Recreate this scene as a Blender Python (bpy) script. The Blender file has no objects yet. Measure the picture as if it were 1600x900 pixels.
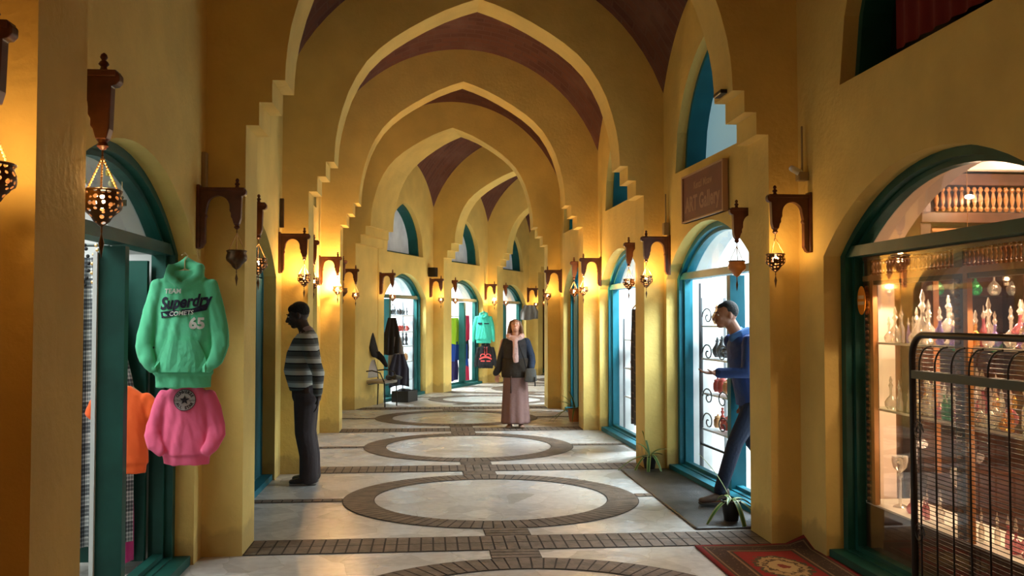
import bpy, bmesh, math, random
from mathutils import Vector, Matrix, noise
from mathutils.geometry import tessellate_polygon
from mathutils.bvhtree import BVHTree
random.seed(7)
PI = math.pi
S = bpy.context.scene
COL = S.collection

# ------------------------------------------------------------------ camera
cd = bpy.data.cameras.new('camera'); cam = bpy.data.objects.new('camera', cd); COL.objects.link(cam)
cam.location = (0, 0, 1.6)
cam.rotation_euler = (math.radians(90 + 1.896), 0, math.radians(-5.12))
cd.sensor_width = 36; cd.lens = 36 * 1450 / 1600; cd.clip_start = 0.05; cd.clip_end = 200
S.camera = cam
# ------------------------------------------------------------------ world, exposure
W = bpy.data.worlds.new('world'); S.world = W; W.use_nodes = True
W.node_tree.nodes['Background'].inputs[0].default_value = (1.0, 0.40, 0.12, 1)
W.node_tree.nodes['Background'].inputs[1].default_value = 0.12
S.view_settings.view_transform = 'Standard'; S.view_settings.look = 'None'
S.view_settings.exposure = 0.35; S.view_settings.gamma = 1; S.view_settings.use_curve_mapping = False

def light(kind, name, loc, power, color, size=0.3, rot=(0, 0, 0), size_y=None, spread=None):
    l = bpy.data.lights.new(name, kind); l.energy = power; l.color = color
    if kind == 'AREA':
        l.size = size
        if size_y: l.shape = 'RECTANGLE'; l.size_y = size_y
        if spread: l.spread = spread
    else: l.shadow_soft_size = size
    o = bpy.data.objects.new(name, l); COL.objects.link(o); o.location = loc; o.rotation_euler = rot
    return o
# unseen warm lamp behind the camera, lights the near front faces orange
light('AREA', 'unseen_orange_lamp', (0.4, -4.5, 4.2), 17, (1.0, 0.36, 0.10), 2.4, (math.radians(78), 0, 0))

# ------------------------------------------------------------------ materials
def newmat(name):
    m = bpy.data.materials.new(name); m.use_nodes = True
    return m, m.node_tree, m.node_tree.nodes['Principled BSDF']
def N(t, k, **kw):
    n = t.nodes.new(k)
    for a, v in kw.items(): setattr(n, a, v)
    return n
def mathn(t, op, a, b=None, c=None):
    n = N(t, 'ShaderNodeMath', operation=op)
    for i, v in enumerate((a, b, c)):
        if v is None: continue
        if isinstance(v, (int, float)): n.inputs[i].default_value = v
        else: t.links.new(v, n.inputs[i])
    return n.outputs[0]
def ramp(t, fac, stops, const=False):
    n = N(t, 'ShaderNodeValToRGB'); e = n.color_ramp.elements
    if const: n.color_ramp.interpolation = 'CONSTANT'
    while len(e) < len(stops): e.new(0.5)
    for i, (p, c) in enumerate(stops): e[i].position = p; e[i].color = (*c, 1)
    t.links.new(fac, n.inputs[0]); return n.outputs[0]
def mat(name, col, rough=0.7, metal=0.0, noise=0.0, nscale=8, bump=0.0, bscale=60, emit=None, es=0, spec=0.5, sheen=0):
    m, t, p = newmat(name)
    p.inputs['Roughness'].default_value = rough; p.inputs['Metallic'].default_value = metal
    p.inputs['Specular IOR Level'].default_value = spec
    p.inputs['Base Color'].default_value = (*col, 1)
    if sheen: p.inputs['Sheen Weight'].default_value = sheen
    tc = N(t, 'ShaderNodeTexCoord')
    if noise:
        n = N(t, 'ShaderNodeTexNoise'); n.inputs['Scale'].default_value = nscale; n.inputs['Detail'].default_value = 5
        t.links.new(tc.outputs['Object'], n.inputs['Vector'])
        lo = tuple(c * (1 - noise) for c in col); hi = tuple(min(1, c * (1 + noise)) for c in col)
        t.links.new(ramp(t, n.outputs['Fac'], [(0.3, lo), (0.7, hi)]), p.inputs['Base Color'])
    if bump:
        n = N(t, 'ShaderNodeTexNoise'); n.inputs['Scale'].default_value = bscale; n.inputs['Detail'].default_value = 4
        t.links.new(tc.outputs['Object'], n.inputs['Vector'])
        b = N(t, 'ShaderNodeBump'); b.inputs['Strength'].default_value = bump; b.inputs['Distance'].default_value = 0.02
        t.links.new(n.outputs['Fac'], b.inputs['Height']); t.links.new(b.outputs[0], p.inputs['Normal'])
    if emit: p.inputs['Emission Color'].default_value = (*emit, 1); p.inputs['Emission Strength'].default_value = es
    return m

PLASTER = mat('yellow_plaster', (0.72, 0.53, 0.155), 0.85, noise=0.10, nscale=2.5, bump=0.25, bscale=25)
def splash():    # splash dirt with a shape of its own near the ground
    t = PLASTER.node_tree; p = t.nodes['Principled BSDF']; src = p.inputs['Base Color'].links[0].from_socket
    g = N(t, 'ShaderNodeNewGeometry'); sx = N(t, 'ShaderNodeSeparateXYZ'); t.links.new(g.outputs['Position'], sx.inputs[0])
    n = N(t, 'ShaderNodeTexNoise'); n.inputs['Scale'].default_value = 6; n.inputs['Detail'].default_value = 6
    t.links.new(g.outputs['Position'], n.inputs['Vector'])
    h = mathn(t, 'SUBTRACT', sx.outputs[2], mathn(t, 'MULTIPLY', n.outputs['Fac'], 0.30))
    f = ramp(t, h, [(0.0, (0.55,)*3), (0.06, (0, 0, 0))])
    mx = N(t, 'ShaderNodeMix', data_type='RGBA'); t.links.new(f, mx.inputs[0]); t.links.new(src, mx.inputs[6])
    mx.inputs[7].default_value = (0.36, 0.24, 0.08, 1); t.links.new(mx.outputs[2], p.inputs['Base Color'])
splash()
INNER_WHITE = mat('shop_white_plaster', (0.52, 0.53, 0.52), 0.8, noise=0.04)
INNER_PINK = mat('shop_rose_plaster', (0.80, 0.62, 0.50), 0.8, noise=0.05)
INNER_BROWN = mat('shop_brown_wall', (0.34, 0.17, 0.09), 0.8, noise=0.2)
TEAL = mat('teal_paint', (0.006, 0.095, 0.088), 0.5, spec=.3, noise=0.15, nscale=5)
TEAL_DARK = mat('green_paint', (0.008, 0.075, 0.058), 0.5, spec=.3, noise=0.2, nscale=5)
TEAL_BLUE = mat('turquoise_paint', (0.008, 0.14, 0.19), 0.5, spec=.3, noise=0.1, nscale=5)
WOOD = mat('dark_red_wood', (0.085, 0.022, 0.010), 0.42, noise=0.35, nscale=14)
WOOD_ORANGE = mat('warm_wood', (0.42, 0.17, 0.045), 0.5, noise=0.2, nscale=10)
WOOD_DARK = mat('walnut', (0.075, 0.030, 0.016), 0.45, noise=0.3, nscale=10)
WHITE_METAL = mat('white_enamel', (0.75, 0.78, 0.78), 0.4)
BLACK_METAL = mat('black_iron', (0.016, 0.012, 0.010), 0.35, metal=0.4)
GREY_METAL = mat('grey_steel', (0.06, 0.075, 0.07), 0.45, metal=0.6)
BRASS = mat('aged_brass', (0.10, 0.055, 0.025), 0.45, metal=0.75, noise=0.3, nscale=30)
CHAIN = mat('brass_chain', (0.75, 0.48, 0.20), 0.3, metal=0.8)
BULB = mat('lit_bulb', (1, 0.9, 0.7), 0.5, emit=(1.0, 0.62, 0.28), es=32)
HALOGEN = mat('halogen_bulb', (1, 0.9, 0.8), 0.5, emit=(1.0, 0.80, 0.58), es=26)
TUBE = mat('fluorescent_tube', (1, 1, 1), 0.5, emit=(0.80, 0.95, 1.0), es=12)
SHADE = mat('translucent_ochre_glass', (0.55, 0.22, 0.06), 0.3, emit=None)
BLACK = mat('black_cloth', (0.010, 0.009, 0.010), 0.9, bump=0.5, bscale=20)
POT = mat('black_plastic', (0.012, 0.012, 0.013), 0.4)
CLAY = mat('terracotta', (0.40, 0.16, 0.07), 0.8)
SOIL = mat('soil', (0.04, 0.025, 0.015), 1)
BOXGREY = mat('beige_plastic', (0.34, 0.26, 0.13), 0.5)

def brick_mat():
    m, t, p = newmat('vault_brick'); tc = N(t, 'ShaderNodeTexCoord')
    b = N(t, 'ShaderNodeTexBrick'); b.inputs['Scale'].default_value = 1
    b.inputs['Brick Width'].default_value = 0.24; b.inputs['Row Height'].default_value = 0.075; b.inputs['Mortar Size'].default_value = 0.010
    b.inputs['Color1'].default_value = (0.17, 0.065, 0.040, 1); b.inputs['Color2'].default_value = (0.11, 0.040, 0.030, 1)
    b.inputs['Mortar'].default_value = (0.15, 0.07, 0.05, 1)
    t.links.new(tc.outputs['UV'], b.inputs['Vector'])
    n = N(t, 'ShaderNodeTexNoise'); n.inputs['Scale'].default_value = 2.2; n.inputs['Detail'].default_value = 6
    t.links.new(tc.outputs['Object'], n.inputs['Vector'])
    mx = N(t, 'ShaderNodeMix', data_type='RGBA'); t.links.new(ramp(t, n.outputs['Fac'], [(0.5, (0, 0, 0)), (0.72, (0.6,)*3)]), mx.inputs[0])
    t.links.new(b.outputs['Color'], mx.inputs[6]); mx.inputs[7].default_value = (0.22, 0.12, 0.09, 1)
    t.links.new(mx.outputs[2], p.inputs['Base Color']); p.inputs['Roughness'].default_value = 0.9
    bp = N(t, 'ShaderNodeBump'); bp.inputs['Distance'].default_value = 0.02; t.links.new(b.outputs['Fac'], bp.inputs['Height']); bp.invert = True
    t.links.new(bp.outputs[0], p.inputs['Normal'])
    return m
VAULT = brick_mat()
def marble_mat():
    m, t, p = newmat('crazy_marble_paving'); tc = N(t, 'ShaderNodeTexCoord')
    n0 = N(t, 'ShaderNodeTexNoise'); n0.inputs['Scale'].default_value = 3; t.links.new(tc.outputs['Object'], n0.inputs['Vector'])
    mp = N(t, 'ShaderNodeMix', data_type='RGBA'); mp.inputs[0].default_value = 0.12
    t.links.new(tc.outputs['Object'], mp.inputs[6]); t.links.new(n0.outputs['Color'], mp.inputs[7])
    v = N(t, 'ShaderNodeTexVoronoi'); v.inputs['Scale'].default_value = 4.2; t.links.new(mp.outputs[2], v.inputs['Vector'])
    ve = N(t, 'ShaderNodeTexVoronoi', feature='DISTANCE_TO_EDGE'); ve.inputs['Scale'].default_value = 4.2; t.links.new(mp.outputs[2], ve.inputs['Vector'])
    bw = N(t, 'ShaderNodeRGBToBW'); t.links.new(v.outputs['Color'], bw.inputs[0])
    c = ramp(t, bw.outputs[0], [(0.08, (0.42, 0.40, 0.35)), (0.25, (0.52, 0.50, 0.47)), (0.55, (0.59, 0.57, 0.54)), (0.85, (0.68, 0.66, 0.63))])
    n1 = N(t, 'ShaderNodeTexNoise'); n1.inputs['Scale'].default_value = 14; n1.inputs['Detail'].default_value = 8; t.links.new(tc.outputs['Object'], n1.inputs['Vector'])
    m1 = N(t, 'ShaderNodeMix', data_type='RGBA', blend_type='MULTIPLY'); m1.inputs[0].default_value = 0.55
    t.links.new(c, m1.inputs[6]); t.links.new(ramp(t, n1.outputs['Fac'], [(0.3, (0.62,)*3), (0.65, (1, 1, 1))]), m1.inputs[7])
    m2 = N(t, 'ShaderNodeMix', data_type='RGBA'); t.links.new(ramp(t, ve.outputs['Distance'], [(0.0, (0.45,)*3), (0.018, (0, 0, 0))]), m2.inputs[0])
    t.links.new(m1.outputs[2], m2.inputs[6]); m2.inputs[7].default_value = (0.30, 0.26, 0.21, 1)
    t.links.new(m2.outputs[2], p.inputs['Base Color'])
    t.links.new(ramp(t, bw.outputs[0], [(0.2, (0.38,)*3), (0.8, (0.26,)*3)]), p.inputs['Roughness'])
    b = N(t, 'ShaderNodeBump'); b.inputs['Strength'].default_value = 0.25; b.inputs['Distance'].default_value = 0.02
    t.links.new(n1.outputs['Fac'], b.inputs['Height']); t.links.new(b.outputs[0], p.inputs['Normal'])
    return m
MARBLE = marble_mat()
PAVER = mat('brown_clay_paver', (0.155, 0.115, 0.085), 0.6, noise=0.35, nscale=9, bump=0.3, bscale=40)
MORTAR = mat('dark_paver_joint', (0.045, 0.035, 0.028), 0.9)  # dark joint tone also carries the shading of the brick gaps

def glass_mat(name, tint=(1, 1, 1), refl=0.08, rough=0.02, k=0.3):
    m = bpy.data.materials.new(name); m.use_nodes = True; t = m.node_tree; t.nodes.clear()
    o = N(t, 'ShaderNodeOutputMaterial'); tr = N(t, 'ShaderNodeBsdfTransparent'); tr.inputs[0].default_value = (*tint, 1)
    g = N(t, 'ShaderNodeBsdfGlossy'); g.inputs['Roughness'].default_value = rough
    mx = N(t, 'ShaderNodeMixShader'); lw = N(t, 'ShaderNodeLayerWeight'); lw.inputs[0].default_value = 0.15
    t.links.new(mathn(t, 'ADD', mathn(t, 'MULTIPLY', lw.outputs['Fresnel'], k), refl * 0.5), mx.inputs[0])
    t.links.new(tr.outputs[0], mx.inputs[1]); t.links.new(g.outputs[0], mx.inputs[2]); t.links.new(mx.outputs[0], o.inputs[0])
    return m
GLASS = glass_mat('window_glass', refl=0.03)
def bottle_mat(name, col, dens=0.35):
    m = bpy.data.materials.new(name); m.use_nodes = True; t = m.node_tree; t.nodes.clear()
    o = N(t, 'ShaderNodeOutputMaterial'); tr = N(t, 'ShaderNodeBsdfTransparent'); tr.inputs[0].default_value = (*[0.45 + 0.55 * c for c in col], 1)
    p = N(t, 'ShaderNodeBsdfPrincipled'); p.inputs['Base Color'].default_value = (*col, 1); p.inputs['Roughness'].default_value = 0.12
    p.inputs['Metallic'].default_value = 0.6
    mx = N(t, 'ShaderNodeMixShader'); lw = N(t, 'ShaderNodeLayerWeight'); lw.inputs[0].default_value = 0.45
    t.links.new(mathn(t, 'ADD', mathn(t, 'MULTIPLY', lw.outputs['Facing'], 0.6), dens), mx.inputs[0])
    t.links.new(tr.outputs[0], mx.inputs[1]); t.links.new(p.outputs[0], mx.inputs[2]); t.links.new(mx.outputs[0], o.inputs[0])
    return m
def pierced_mat():
    m = bpy.data.materials.new('pierced_brass'); m.use_nodes = True; t = m.node_tree; p = t.nodes['Principled BSDF']; o = t.nodes['Material Output']
    p.inputs['Base Color'].default_value = (0.10, 0.05, 0.022, 1); p.inputs['Metallic'].default_value = 0.6; p.inputs['Roughness'].default_value = 0.45
    tc = N(t, 'ShaderNodeTexCoord'); v = N(t, 'ShaderNodeTexVoronoi'); v.inputs['Scale'].default_value = 46; v.inputs['Randomness'].default_value = 0.35
    t.links.new(tc.outputs['Object'], v.inputs['Vector'])
    tr = N(t, 'ShaderNodeBsdfTransparent'); mx = N(t, 'ShaderNodeMixShader')
    t.links.new(mathn(t, 'GREATER_THAN', v.outputs['Distance'], 0.36), mx.inputs[0])
    t.links.new(tr.outputs[0], mx.inputs[1]); t.links.new(p.outputs[0], mx.inputs[2]); t.links.new(mx.outputs[0], o.inputs[0])
    return m
PIERCED = pierced_mat()
def stripes_mat():
    m, t, p = newmat('striped_knit'); tc = N(t, 'ShaderNodeTexCoord'); s = N(t, 'ShaderNodeSeparateXYZ'); t.links.new(tc.outputs['Object'], s.inputs[0])
    f = mathn(t, 'FRACT', mathn(t, 'MULTIPLY', mathn(t, 'SUBTRACT', s.outputs[2], 0.93), 1 / 0.118))
    c = ramp(t, f, [(0, (0.008, 0.008, 0.010)), (0.09, (0.50, 0.52, 0.48)), (0.45, (0.19, 0.20, 0.19)), (0.62, (0.075, 0.085, 0.080))], True)
    t.links.new(c, p.inputs['Base Color']); p.inputs['Roughness'].default_value = 0.9
    return m
def plaid_mat():
    m, t, p = newmat('black_white_plaid'); tc = N(t, 'ShaderNodeTexCoord'); s = N(t, 'ShaderNodeSeparateXYZ'); t.links.new(tc.outputs['UV'], s.inputs[0])
    def st(o, k, th): return mathn(t, 'GREATER_THAN', mathn(t, 'FRACT', mathn(t, 'MULTIPLY', o, k)), th)
    a = mathn(t, 'ADD', st(s.outputs[0], 9, 0.5), st(s.outputs[1], 14, 0.5))
    b = mathn(t, 'ADD', st(s.outputs[0], 45, 0.6), st(s.outputs[1], 70, 0.6))
    f = mathn(t, 'MULTIPLY', mathn(t, 'ADD', a, b), 0.25)
    t.links.new(ramp(t, f, [(0, (0.02, 0.022, 0.028)), (0.4, (0.07, 0.08, 0.09)), (0.7, (0.32, 0.34, 0.34)), (1, (0.62, 0.62, 0.6))]), p.inputs['Base Color'])
    p.inputs['Roughness'].default_value = 0.9
    return m
def rug_mat():
    m, t, p = newmat('persian_rug'); tc = N(t, 'ShaderNodeTexCoord'); s = N(t, 'ShaderNodeSeparateXYZ'); t.links.new(tc.outputs['UV'], s.inputs[0])
    u, v = s.outputs[0], s.outputs[1]                       # metres
    eu = mathn(t, 'MINIMUM', u, mathn(t, 'SUBTRACT', 0.82, u)); ev = mathn(t, 'MINIMUM', v, mathn(t, 'SUBTRACT', 1.45, v))
    e = mathn(t, 'MINIMUM', eu, ev)
    base = ramp(t, e, [(0, (0.22, 0.012, 0.014)), (0.035, (0.07, 0.035, 0.022)), (0.05, (0.22, 0.14, 0.08)), (0.06, (0.055, 0.028, 0.020)), (0.17, (0.24, 0.15, 0.08)), (0.185, (0.06, 0.03, 0.02)), (0.205, (0.26, 0.012, 0.014))], True)
    n = N(t, 'ShaderNodeTexVoronoi'); n.inputs['Scale'].default_value = 38; t.links.new(tc.outputs['UV'], n.inputs['Vector'])
    fl = ramp(t, n.outputs['Distance'], [(0.0, (0.5, 0.5, 0.5)), (0.30, (0, 0, 0))])
    m1 = N(t, 'ShaderNodeMix', data_type='RGBA'); t.links.new(mathn(t, 'MULTIPLY', fl, ramp(t, e, [(0.0, (0, 0, 0)), (0.065, (1, 1, 1)), (0.165, (0.15,)*3)], True)), m1.inputs[0])
    t.links.new(base, m1.inputs[6]); m1.inputs[7].default_value = (0.42, 0.27, 0.14, 1)
    # medallion in the field
    dx = mathn(t, 'MULTIPLY', mathn(t, 'SUBTRACT', u, 0.41), 4.2); dy = mathn(t, 'MULTIPLY', mathn(t, 'SUBTRACT', v, 0.86), 2.7)
    r = mathn(t, 'SQRT', mathn(t, 'ADD', mathn(t, 'MULTIPLY', dx, dx), mathn(t, 'MULTIPLY', dy, dy)))
    nn = N(t, 'ShaderNodeTexNoise'); nn.inputs['Scale'].default_value = 22; nn.inputs['Detail'].default_value = 3; t.links.new(tc.outputs['UV'], nn.inputs['Vector'])
    r2 = mathn(t, 'ADD', r, mathn(t, 'MULTIPLY', mathn(t, 'SUBTRACT', nn.outputs['Fac'], 0.5), 0.5))
    mc = ramp(t, r2, [(0, (0.20, 0.03, 0.02)), (0.14, (0.46, 0.33, 0.16)), (0.40, (0.10, 0.06, 0.03)), (0.48, (0.40, 0.27, 0.13)), (0.62, (0.07, 0.06, 0.03)), (0.72, (0.28, 0.013, 0.016))], True)
    m2 = N(t, 'ShaderNodeMix', data_type='RGBA'); t.links.new(mathn(t, 'MULTIPLY', mathn(t, 'LESS_THAN', r2, 0.74), mathn(t, 'GREATER_THAN', e, 0.2)), m2.inputs[0])
    t.links.new(m1.outputs[2], m2.inputs[6]); t.links.new(mc, m2.inputs[7]); t.links.new(m2.outputs[2], p.inputs['Base Color'])
    p.inputs['Roughness'].default_value = 0.95
    return m
def leaf_mat():
    m, t, p = newmat('striped_leaf'); tc = N(t, 'ShaderNodeTexCoord'); s = N(t, 'ShaderNodeSeparateXYZ'); t.links.new(tc.outputs['UV'], s.inputs[0])
    f = mathn(t, 'ABSOLUTE', mathn(t, 'SUBTRACT', s.outputs[0], 0.5))
    t.links.new(ramp(t, f, [(0, (0.035, 0.11, 0.02)), (0.25, (0.06, 0.16, 0.03)), (0.38, (0.30, 0.34, 0.10))]), p.inputs['Base Color'])
    p.inputs['Roughness'].default_value = 0.45
    return m
LEAF = leaf_mat()

# ------------------------------------------------------------------ mesh helpers
def V(*a): return Vector(a)
class MB:
    def __init__(s): s.v = []; s.f = []; s.uv = None
    def add(s, vs, fs):
        o = len(s.v); s.v += [Vector(v) for v in vs]; s.f += [tuple(i + o for i in f) for f in fs]; return s
    def box(s, c, d, M=None):
        x, y, z = (k / 2 for k in d); c = Vector(c)
        vs = [Vector((a * x, b * y, e * z)) + c for e in (-1, 1) for b in (-1, 1) for a in (-1, 1)]
        if M: vs = [M @ v for v in vs]
        return s.add(vs, [(0, 2, 3, 1), (4, 5, 7, 6), (0, 1, 5, 4), (2, 6, 7, 3), (0, 4, 6, 2), (1, 3, 7, 5)])
    def loft(s, pts, rad, ax=(1, 0, 0), n=14, cap=True):
        pts = [Vector(p) for p in pts]; rings = []; m = len(pts)
        for i, p in enumerate(pts):
            t = (pts[min(i + 1, m - 1)] - pts[max(i - 1, 0)])
            if t.length < 1e-9: t = Vector((0, 0, 1))
            t.normalize(); a = Vector(ax); a = a - t * a.dot(t)
            if a.length < 0.05: a = Vector((0, 1, 0)) - t * t.y
            a.normalize(); b = t.cross(a); r = rad[i] if isinstance(rad, (list, tuple)) else rad
            ra, rb = r if isinstance(r, (tuple, list)) else (r, r)
            rings.append([p + a * (ra * math.cos(2 * PI * k / n)) + b * (rb * math.sin(2 * PI * k / n)) for k in range(n)])
        vs = [v for r in rings for v in r]; fs = []
        for i in range(m - 1):
            for k in range(n): fs.append((i * n + k, i * n + (k + 1) % n, (i + 1) * n + (k + 1) % n, (i + 1) * n + k))
        if cap: fs.append(tuple(range(n - 1, -1, -1))); fs.append(tuple((m - 1) * n + k for k in range(n)))
        return s.add(vs, fs)
    def limb(s, pts, rad, ax=(1, 0, 0), n=14):            # loft with rounded ends
        pts = [Vector(p) for p in pts]; R = [r if isinstance(r, (tuple, list)) else (r, r) for r in rad]
        def ends(p, q, r, rev):
            d = (p - q); d = d.normalized() if d.length else Vector((0, 0, 1)); rr = min(r); o = []
            for a in (0.5, 0.8, 0.97): o.append((p + d * rr * a, (r[0] * math.sqrt(1 - a * a), r[1] * math.sqrt(1 - a * a))))
            return o[::-1] if rev else o
        st = ends(pts[0], pts[1], R[0], True); en = ends(pts[-1], pts[-2], R[-1], False)
        P = [a for a, _ in st] + pts + [a for a, _ in en]; RR = [b for _, b in st] + R + [b for _, b in en]
        return s.loft(P, RR, ax, n)
    def ell(s, c, r, M=None, n=16, m=10):
        c = Vector(c); vs = []; fs = []
        for i in range(m + 1):
            a = PI * i / m
            for k in range(n):
                b = 2 * PI * k / n; v = Vector((r[0] * math.sin(a) * math.cos(b), r[1] * math.sin(a) * math.sin(b), r[2] * math.cos(a)))
                vs.append(v + c)
        if M: vs = [M @ v for v in vs]
        for i in range(m):
            for k in range(n): fs.append((i * n + k, (i + 1) * n + k, (i + 1) * n + (k + 1) % n, i * n + (k + 1) % n))
        return s.add(vs, fs)
    def lathe(s, prof, c=(0, 0, 0), n=20, cap=True):
        c = Vector(c); vs = []; fs = []
        for r, z in prof:
            for k in range(n): vs.append(c + Vector((r * math.cos(2 * PI * k / n), r * math.sin(2 * PI * k / n), z)))
        for i in range(len(prof) - 1):
            for k in range(n): fs.append((i * n + k, i * n + (k + 1) % n, (i + 1) * n + (k + 1) % n, (i + 1) * n + k))
        if cap:
            if prof[0][0] > 0.002: fs.append(tuple(range(n - 1, -1, -1)))
            if prof[-1][0] > 0.002: fs.append(tuple((len(prof) - 1) * n + k for k in range(n)))
        return s.add(vs, fs)
    def plate(s, outer, holes, fn0, fn1):                # polygon with holes between two mappings (u,w)->3D
        loops = [outer] + holes; tris = tessellate_polygon([[Vector((a, b, 0)) for a, b in l] for l in loops])
        flat = [p for l in loops for p in l]; n = len(flat)
        vs = [fn0(a, b) for a, b in flat] + [fn1(a, b) for a, b in flat]; fs = []
        for t in tris: fs.append(tuple(t)); fs.append(tuple(i + n for i in reversed(t)))
        o = 0
        for l in loops:
            k = len(l)
            for i in range(k): a, b = o + i, o + (i + 1) % k; fs.append((a, b, b + n, a + n))
            o += k
        return s.add(vs, fs)
    def sheet(s, fn, nu, nv):
        s.uv = []
        vs = [fn(i / nu, j / nv) for j in range(nv + 1) for i in range(nu + 1)]; w = nu + 1
        fs = [(j * w + i, j * w + i + 1, (j + 1) * w + i + 1, (j + 1) * w + i) for j in range(nv) for i in range(nu)]
        s.add(vs, fs); s.uv = [(i / nu, j / nv) for j in range(nv + 1) for i in range(nu + 1)]
        return s
    def build(s, name, m, parent=None, smooth=False, loc=None, weld=True, solid=0, bevel=0):
        me = bpy.data.meshes.new(name); me.from_pydata([tuple(v) for v in s.v], [], s.f)
        if s.uv:
            ul = me.uv_layers.new(name='UVMap')
            for l in me.loops: ul.data[l.index].uv = s.uv[l.vertex_index]
        if not s.uv:
            b = bmesh.new(); b.from_mesh(me); bmesh.ops.recalc_face_normals(b, faces=b.faces); b.to_mesh(me); b.free()
        me.materials.append(m)
        if smooth:
            me.polygons.foreach_set('use_smooth', [True] * len(me.polygons))
            if smooth != 'full':
                try: me.set_sharp_from_angle(angle=math.radians(40))
                except Exception: pass
        o = bpy.data.objects.new(name, me); COL.objects.link(o)
        if parent: o.parent = parent
        if loc: o.location = loc
        if solid: md = o.modifiers.new('solid', 'SOLIDIFY'); md.thickness = solid; md.offset = 0
        if bevel: md = o.modifiers.new('bevel', 'BEVEL'); md.width = bevel; md.segments = 2; md.limit_method = 'ANGLE'
        return o
def blob(name, mb, m, parent=None, voxel=0.007, smooth=4):   # many closed lofts fused into one continuous skin
    o = mb.build(name, m)
    md = o.modifiers.new('r', 'REMESH'); md.mode = 'VOXEL'; md.voxel_size = voxel
    if smooth: sm = o.modifiers.new('s', 'SMOOTH'); sm.iterations = smooth; sm.factor = 0.5
    dg = bpy.context.evaluated_depsgraph_get(); dg.update()
    me = bpy.data.meshes.new_from_object(o.evaluated_get(dg)); old = o.data; o.modifiers.clear(); o.data = me; bpy.data.meshes.remove(old)
    me.name = name
    if not me.materials: me.materials.append(m)
    me.polygons.foreach_set('use_smooth', [True] * len(me.polygons))
    if parent: o.parent = parent
    return o
def text_mesh(body, size, offset=0.0, shear=0.0, extrude=0.0, sx=1.0):
    c = bpy.data.curves.new('t', 'FONT'); c.body = body; c.size = size; c.align_x = 'CENTER'; c.align_y = 'CENTER'; c.offset = offset; c.shear = shear; c.extrude = extrude
    c.resolution_u = 3
    o = bpy.data.objects.new('t', c); COL.objects.link(o); dg = bpy.context.evaluated_depsgraph_get(); dg.update()
    me = bpy.data.meshes.new_from_object(o.evaluated_get(dg)); vs = [v.co.copy() for v in me.vertices]; fs = [tuple(p.vertices) for p in me.polygons]
    bpy.data.objects.remove(o); bpy.data.meshes.remove(me); bpy.data.curves.remove(c)
    for v in vs: v.x *= sx
    return vs, fs
def decal(name, vs, fs, target, m, parent, mapping, d, off=0.003, cuts=0):
    """lay a flat shape (x,z local) on a part's surface, looking along direction d"""
    bm = bmesh.new(); bv = [bm.verts.new(mapping(v)) for v in vs]
    for f in fs:
        try: bm.faces.new([bv[i] for i in f])
        except ValueError: pass
    bmesh.ops.triangulate(bm, faces=bm.faces)
    for _ in range(cuts): 
        lg = [e for e in bm.edges if e.calc_length() > 0.012]
        if lg: bmesh.ops.subdivide_edges(bm, edges=lg, cuts=1)
    tb = bmesh.new(); tb.from_mesh(target.data); tree = BVHTree.FromBMesh(tb); tb.free(); d = Vector(d)
    for v in bm.verts:
        h = tree.ray_cast(v.co - d * 1.0, d)
        if h[0]: v.co = h[0] - d * off
    me = bpy.data.meshes.new(name); bm.to_mesh(me); bm.free(); me.materials.append(m)
    o = bpy.data.objects.new(name, me); COL.objects.link(o); o.parent = parent
    return o

def tag(o, label=None, cat=None, group=None, kind=None):
    if label: o['label'] = label
    if cat: o['category'] = cat
    if group: o['group'] = group
    if kind: o['kind'] = kind
    return o
def thing(name, label, cat, loc=(0, 0, 0), rz=0, group=None):
    o = bpy.data.objects.new(name, None); COL.objects.link(o); o.location = loc; o.rotation_euler = (0, 0, rz); o.empty_display_size = 0.1
    return tag(o, label, cat, group)
def struct(o, label=None): o['kind'] = 'structure'; o['label'] = label or o.name; return o
def copy_tree(o, parent=None):
    c = o.copy(); COL.objects.link(c)
    if parent: c.parent = parent
    for ch in list(o.children): copy_tree(ch, c)
    return c
CNT = {}
def num(k): CNT[k] = CNT.get(k, 0) + 1; return '%s_%d' % (k, CNT[k])

# ------------------------------------------------------------------ plan of the passage
def pt(p, d, s): return (p[0] + d[0] * s, p[1] + d[1] * s)
TH = 0.43
H = math.radians(25.0); D2 = (math.sin(H), math.cos(H)); N2 = (-math.cos(H), math.sin(H))
P5 = (0.32, 20.22); step = 3.27; wid = 3.45
# every arch: front-left, front-right, back-left, back-right feet
ARCH = [((-1.25, -0.30), (2.50, -0.30)), ((-1.25, 3.07), (2.47, 3.07)), ((-1.25, 6.45), (2.43, 6.45)), ((-1.25, 9.78), (2.30, 9.78)), ((-1.25, 13.25), (2.22, 13.25))]
ARCH = [(a, b, (a[0], a[1] + TH), (b[0], b[1] + TH)) for a, b in ARCH]
ARCH.append(((-1.29, 16.50), (2.12, 16.50), (-0.93, 17.72), (2.12, 16.98)))
for k in range(4):
    L = pt(P5, D2, step * k); R_ = pt(L, N2, -wid)
    ARCH.append((L, R_, pt(L, D2, TH), pt(R_, D2, TH)))
PROF = [(1, 0), (.997, .12), (.99, .24), (.975, .38), (.945, .56), (.905, .74), (.85, .91), (.78, 1.07), (.695, 1.205), (.60, 1.32), (.49, 1.43), (.37, 1.535), (.24, 1.635), (.11, 1.715), (0, 1.77)]
def profile(hw, zoff=0.0, rise=1.0):
    sp = [(-hw, 0), (-hw, 2.925), (-hw + .087, 2.925), (-hw + .087, 3.085), (-hw + .174, 3.085), (-hw + .174, 3.24), (-hw + .26, 3.24)]
    ah = hw - .26; arc = [(-u * ah, 3.24 + z * rise + zoff) for u, z in PROF]
    left = sp + arc; return left + [(-a, b) for a, b in reversed(left[:-1])]
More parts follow.
